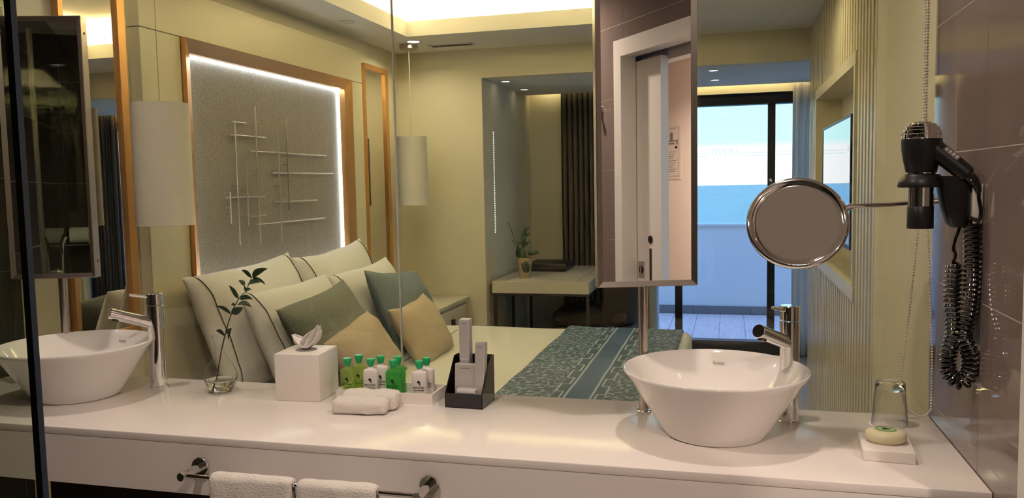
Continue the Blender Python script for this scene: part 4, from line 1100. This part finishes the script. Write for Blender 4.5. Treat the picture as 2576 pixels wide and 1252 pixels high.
def pillow(name, m, c, w, h, th, tilt, yaw, roll, label, cat, group, pinch=.10, stitch=False, seed=0):
    t = thing(name, tuple(c), label, cat, group); c = Vector(c)
    R = Matrix.Rotation(radians(yaw), 3, 'Z') @ Matrix.Rotation(-radians(tilt), 3, 'Y') @ Matrix.Rotation(radians(roll), 3, 'X')
    ey, ez, ex = R @ Vector((0, 1, 0)), R @ Vector((0, 0, 1)), R @ Vector((1, 0, 0))
    def pt(a, b_, side):
        k = pinch
        x = a*w/2*(1-k*(1-b_*b_)*.9); y = b_*h/2*(1-k*(1-a*a))
        tk = max(0, (1-abs(a)**3.4))**.6*max(0, (1-abs(b_)**3.4))**.6
        z = side*th/2*tk
        q = noise.noise(Vector((a*2.2+seed, b_*2.2, seed*1.7)))*.014+noise.noise(Vector((a*6+seed, b_*6, seed)))*.004
        edge = 1-max(abs(a), abs(b_))**6
        sag = -.018*(1-b_)*tk*0
        return c+ey*(x+q*.35)+ez*(y+sag+q*.6*(1-abs(b_))+.012*noise.noise(Vector((a*1.5, seed, 2))))+ex*(z+q*(.7 if side > 0 else 0)*edge)
    n = 25; b = B()
    for side in (1, -1): b.grid(lambda u, v, s=side: pt(sin((u-.5)*pi), sin((v-.5)*pi), s), n, n)
    o = b.build('cover', m, t, True, angle=80, weld=.0006)
    if stitch:
        for a in ((-.86,) if stitch == 1 else (-.86, .86)):
            pts = [pt(a, -1+2*i/30, 1)+ex*.003 for i in range(31)]
            B().tube(pts, .0024, 5).build('piping', 'stitch', o)
    return t
G1, G2 = 'white pillows against the headboard', 'scatter cushions in front of the pillows'
pillow('pillow', 'white_cotton', (-2.09, 3.31, .842), .86, .56, .19, 20, 0, 2, 'back white pillow with dark piping on the near side of the bed', 'pillow', G1, .06, 2, 1)
pillow('pillow', 'white_cotton', (-2.09, 4.17, .848), .84, .56, .19, 20, 0, 3, 'back white pillow with dark piping on the far side of the bed', 'pillow', G1, .08, 2, 2)
pillow('pillow', 'white_cotton', (-1.885, 3.35, .786), .76, .50, .17, 24, 0, 0, 'front white pillow with dark piping on the near side of the bed', 'pillow', G1, .07, 1, 3)
pillow('pillow', 'white_cotton', (-1.885, 4.13, .788), .76, .50, .17, 24, 0, 2, 'front white pillow with dark piping on the far side of the bed', 'pillow', G1, .08, 1, 4)
pillow('cushion', 'green_fabric', (-1.715, 3.30, .783), .66, .44, .17, 28, 0, 4, 'grey green cushion behind the tissue box', 'cushion', G2, .07, 0, 5)
pillow('cushion', 'blue_fabric', (-1.690, 4.09, .778), .62, .47, .17, 26, 0, -6, 'slate blue cushion on the far side of the bed', 'cushion', G2, .07, 0, 6)
pillow('cushion', 'beige_fabric', (-1.530, 3.23, .712), .50, .33, .14, 32, 0, 8, 'small beige cushion in front of the grey green one', 'cushion', G2, .055, 0, 7)
pillow('cushion', 'beige_fabric', (-1.515, 3.86, .714), .50, .33, .14, 30, 0, 2, 'small beige cushion in front of the slate blue one', 'cushion', G2, .055, 0, 8)

# bedside table by the far wall
ns = thing('nightstand', (-2.05, 5.21, 0), 'cream bedside table by the far wall beyond the cushions', 'nightstand')
box('carcass', 'desk_white', XBL+.002, -1.83, 4.92, 5.50, .12, .63, ns, bev=.002)
box('tabletop', 'desk_white', XBL+.002, -1.805, 4.90, 5.52, .63, .655, ns, bev=.002)
dr = box('drawer', 'desk_white', -1.830, -1.812, 4.93, 5.49, .38, .61, ns, bev=.002)
box('handle', 'dark_wood', -1.814, -1.795, 5.13, 5.17, .48, .545, dr)
for yy in (4.95, 5.46):
    for xx in (XBL+.03, -1.87): box('leg', 'dark_metal', xx-.015, xx+.015, yy-.015, yy+.015, 0, .12, ns)

# ================================================================== recess: desk, chair, plant, curtain
dk = thing('desk', (-1.31, 6.15, 0), 'cream desk with slim metal legs in the window recess', 'desk')
DX0, DX1, DY0, DY1 = -1.662, -.958, 5.60, 6.72
dtop = box('desk_top', 'desk_white', DX0, DX1, DY0, DY1, .667, .753, dk, bev=.0015, seg=1)
for x in (DX0+.095, DX1-.095): box('top_groove', 'grey_ink', x, x+.003, DY0+.02, DY1-.02, .753, .7535, dtop)
box('under_frame', 'dark_metal', DX0+.01, DX1-.004, DY0+.006, DY1-.02, .650, .667, dk)
for x in (DX0+.02, DX1-.012):
    for y in (DY0+.016, DY1-.03): box('leg', 'dark_metal', x-.010, x+.010, y-.010, y+.010, 0, .652, dk)
box('leg', 'dark_metal', DX0+.02-.010, DX0+.04-.010, 6.10, 6.12, 0, .652, dk)
lb = thing('leather_box', (-1.36, 6.42, .7535), 'flat dark leather folder box lying on the desk', 'box')
b0 = onZ(1343, 683, .7535); b1 = onZ(1421, 684, .7535)
box('box_body', 'leather', b0.x-.06, b1.x, 6.25, 6.60, .754, .790, lb, bev=.003)
box('box_lid', 'leather', b0.x-.062, b1.x+.002, 6.248, 6.602, .7905, .815, lb, bev=.004)
def potted():
    c = onZ(1321, 698, .7535); t = thing('potted_plant', tuple(c), 'green succulent in a tapered beige pot on the desk', 'plant')
    B().lathe([(0, 0), (.040, 0), (.046, .05), (.056, .150), (.052, .150), (.046, .135), (0, .135)], c, 36).build('pot', 'pot', t, True)
    B().lathe([(0, .137), (.0475, .137), (.0475, .135)], c, 24).build('soil', 'stem', t)
    s = 3.9125
    def P(x, y, dy=0): return onY(1200+x/s, 540+y/s, c.y+dy)
    def pad(pts, wd, nm='leaf'):
        path = [P(*q) for q in pts]
        n = len(path)
        def fn(u, v):
            k = v*(n-1); i = min(int(k), n-2); p = path[i].lerp(path[i+1], k-i); d = (path[i+1]-path[i]).normalized()
            side = d.cross(Vector((0, -1, 0))).normalized(); r = wd*max(.02, sin(pi*min(.985, max(.04, v))**.8))**.6
            a = 2*pi*u
            return p+side*cos(a)*r+Vector((0, -1, 0))*sin(a)*r*.35
        b = B(); b.grid(fn, 12, 14, True); b.build(nm, 'cactus_leaf', t, True, angle=80)
    pad([(452, 330), (455, 260), (465, 190), (480, 120)], .019)
    pad([(470, 150), (500, 130), (520, 128)], .009)
    pad([(480, 200), (505, 192), (522, 185)], .008)
    pad([(480, 310), (492, 280), (512, 260)], .009)
    pad([(500, 385, .01), (550, 372, .01), (608, 368, .015)], .018)
    pad([(445, 460), (440, 380), (450, 320)], .033)
    pad([(400, 430), (400, 370), (405, 290)], .016)
    pad([(395, 300), (365, 265), (340, 243)], .006)
    pad([(430, 300), (415, 270), (398, 262)], .008)
    pad([(470, 455, -.05), (465, 520, -.055), (470, 572, -.055)], .012)
    pad([(500, 460, -.05), (505, 520, -.055), (498, 572, -.055)], .012)
    pad([(440, 470, -.05), (450, 520, -.055), (468, 565, -.055)], .008)
    pad([(420, 450), (395, 445), (372, 440)], .006)
    B().tube([P(430, 400), P(385, 295), P(345, 170), P(307, 72)], .0022, 6).build('flower_spike', 'stem', t)
potted()
ch = thing('armchair', (-.86, 6.15, 0), 'dark brown armchair turned toward the desk', 'chair')
box('seat_base', 'chair_fabric', -1.30, -.68, 5.86, 6.46, .10, .38, ch, bev=.03, seg=3)
box('seat_cushion', 'chair_fabric', -1.29, -.74, 5.88, 6.44, .38, .50, ch, bev=.045, seg=4)
def chair_back():
    b = B(); ns_ = 28
    def fn(u, v, o):
        a = radians(-75+150*u); r = .335+o; zt = .40+(.86-.40)*v
        fade = 1-.30*max(0, abs(2*u-1)-.45)/.55
        return Vector((-1.01+cos(a)*r*.97+.05*v, 6.16+sin(a)*r*.97, .34+(zt-.34)*fade))
    outer = [[fn(i/(ns_-1), j/7, 0) for j in range(8)] for i in range(ns_)]
    inner = [[fn(i/(ns_-1), j/7, -.075) for j in range(8)] for i in range(ns_)]
    vo = [[b.bm.verts.new(p) for p in r] for r in outer]; vi = [[b.bm.verts.new(p) for p in r] for r in inner]
    for i in range(ns_-1):
        for j in range(7):
            b.bm.faces.new((vo[i][j], vo[i+1][j], vo[i+1][j+1], vo[i][j+1])); b.bm.faces.new((vi[i][j], vi[i][j+1], vi[i+1][j+1], vi[i+1][j]))
        b.bm.faces.new((vo[i][7], vo[i+1][7], vi[i+1][7], vi[i][7])); b.bm.faces.new((vo[i][0], vi[i][0], vi[i+1][0], vo[i+1][0]))
    for i in (0, ns_-1):
        for j in range(7): b.bm.faces.new((vo[i][j], vo[i][j+1], vi[i][j+1], vi[i][j]))
    b.build('backrest', 'chair_fabric', ch, True, angle=60)
chair_back()
for x in (-1.24, -.76):
    for y in (5.92, 6.40): B().cyl((x, y, 0), (x, y, .11), .016, .022, 14).build('leg', 'dark_wood', ch, True)

def curtain(name, m, x0, x1, y, z0, z1, folds, amp, label, cat, seed):
    n = folds*10+1; b = B(); rows = []
    for i in range(n):
        u = i/(n-1); ph = u*folds*2*pi
        col = []
        for j in range(9):
            v = j/8; a = amp*(.75+.25*v)
            x = x0+(x1-x0)*u+.006*sin(ph*2+seed)+.004*noise.noise(Vector((u*8, v*2, seed)))
            col.append(b.bm.verts.new((x, y+a*sin(ph+.35*noise.noise(Vector((u*5, v*1.3, seed))))+.01*noise.noise(Vector((u*4, v, seed))), z1-(z1-z0)*v)))
        rows.append(col)
    for i in range(n-1):
        for j in range(8): b.bm.faces.new((rows[i][j], rows[i+1][j], rows[i+1][j+1], rows[i][j+1]))
    o = b.build(name, m, None, True, angle=80); so = o.modifiers.new('s', 'SOLIDIFY'); so.thickness = .004
    tag(o, label, cat); return o
curtain('curtain', 'curtain_brown', -1.405, -.72, 6.895, .02, 2.30, 15, .030, 'brown grey pleated curtain hanging behind the desk', 'curtain', 2)
curtain('sheer_curtain', 'sheer', .475, .78, 6.90, .02, 2.30, 6, .022, 'pale sheer curtain gathered at the right of the balcony door', 'curtain', 5)
curtain('curtain', 'curtain_brown', 1.28, 1.60, 6.895, .02, 2.30, 8, .030, 'brown grey pleated curtain at the right of the recess, seen in the near bedside mirror', 'curtain', 9)
# led light strip on the recess side wall
ls = thing('wall_light_strip', (-1.688, 5.81, 1.09), 'vertical row of tiny white lights on the recess side wall', 'light strip')
box('channel', 'white_plastic', -1.690, -1.6885, 5.800, 5.822, 1.08, 1.842, ls)
dd = B()
for i in range(46): dd.box(-1.6885, -1.6865, 5.803, 5.819, 1.088+i*.0163, 1.088+i*.0163+.0075)
o = dd.build('light_dashes', 'led_dash', ls); o['kind'] = 'stuff'

# ================================================================== television
tv = thing('television', (.50, 4.22, 1.12), 'flat black television in the wall niche reflecting the window', 'television')
TX, TY0, TY1, TZ0, TZ1 = .4695, 3.60, 4.665, 1.147, 1.707
box('tv_shell', 'black_plastic', TX+.004, TX+.035, TY0, TY1, TZ0, TZ1, tv, bev=.003, seg=1)
for (y0, y1, z0, z1) in ((TY0, TY0+.014, TZ0, TZ1), (TY1-.012, TY1, TZ0, TZ1), (TY0+.014, TY1-.012, TZ0, TZ0+.018), (TY0+.014, TY1-.012, TZ1-.012, TZ1)):
    box('bezel', 'black_plastic', TX, TX+.004, y0, y1, z0, z1, tv)
box('screen', 'tv_screen', TX+.002, TX+.0038, TY0+.014, TY1-.012, TZ0+.018, TZ1-.012, tv)
box('mount', 'dark_metal', TX+.035, XT+.099, 4.05, 4.37, 1.33, 1.52, tv)
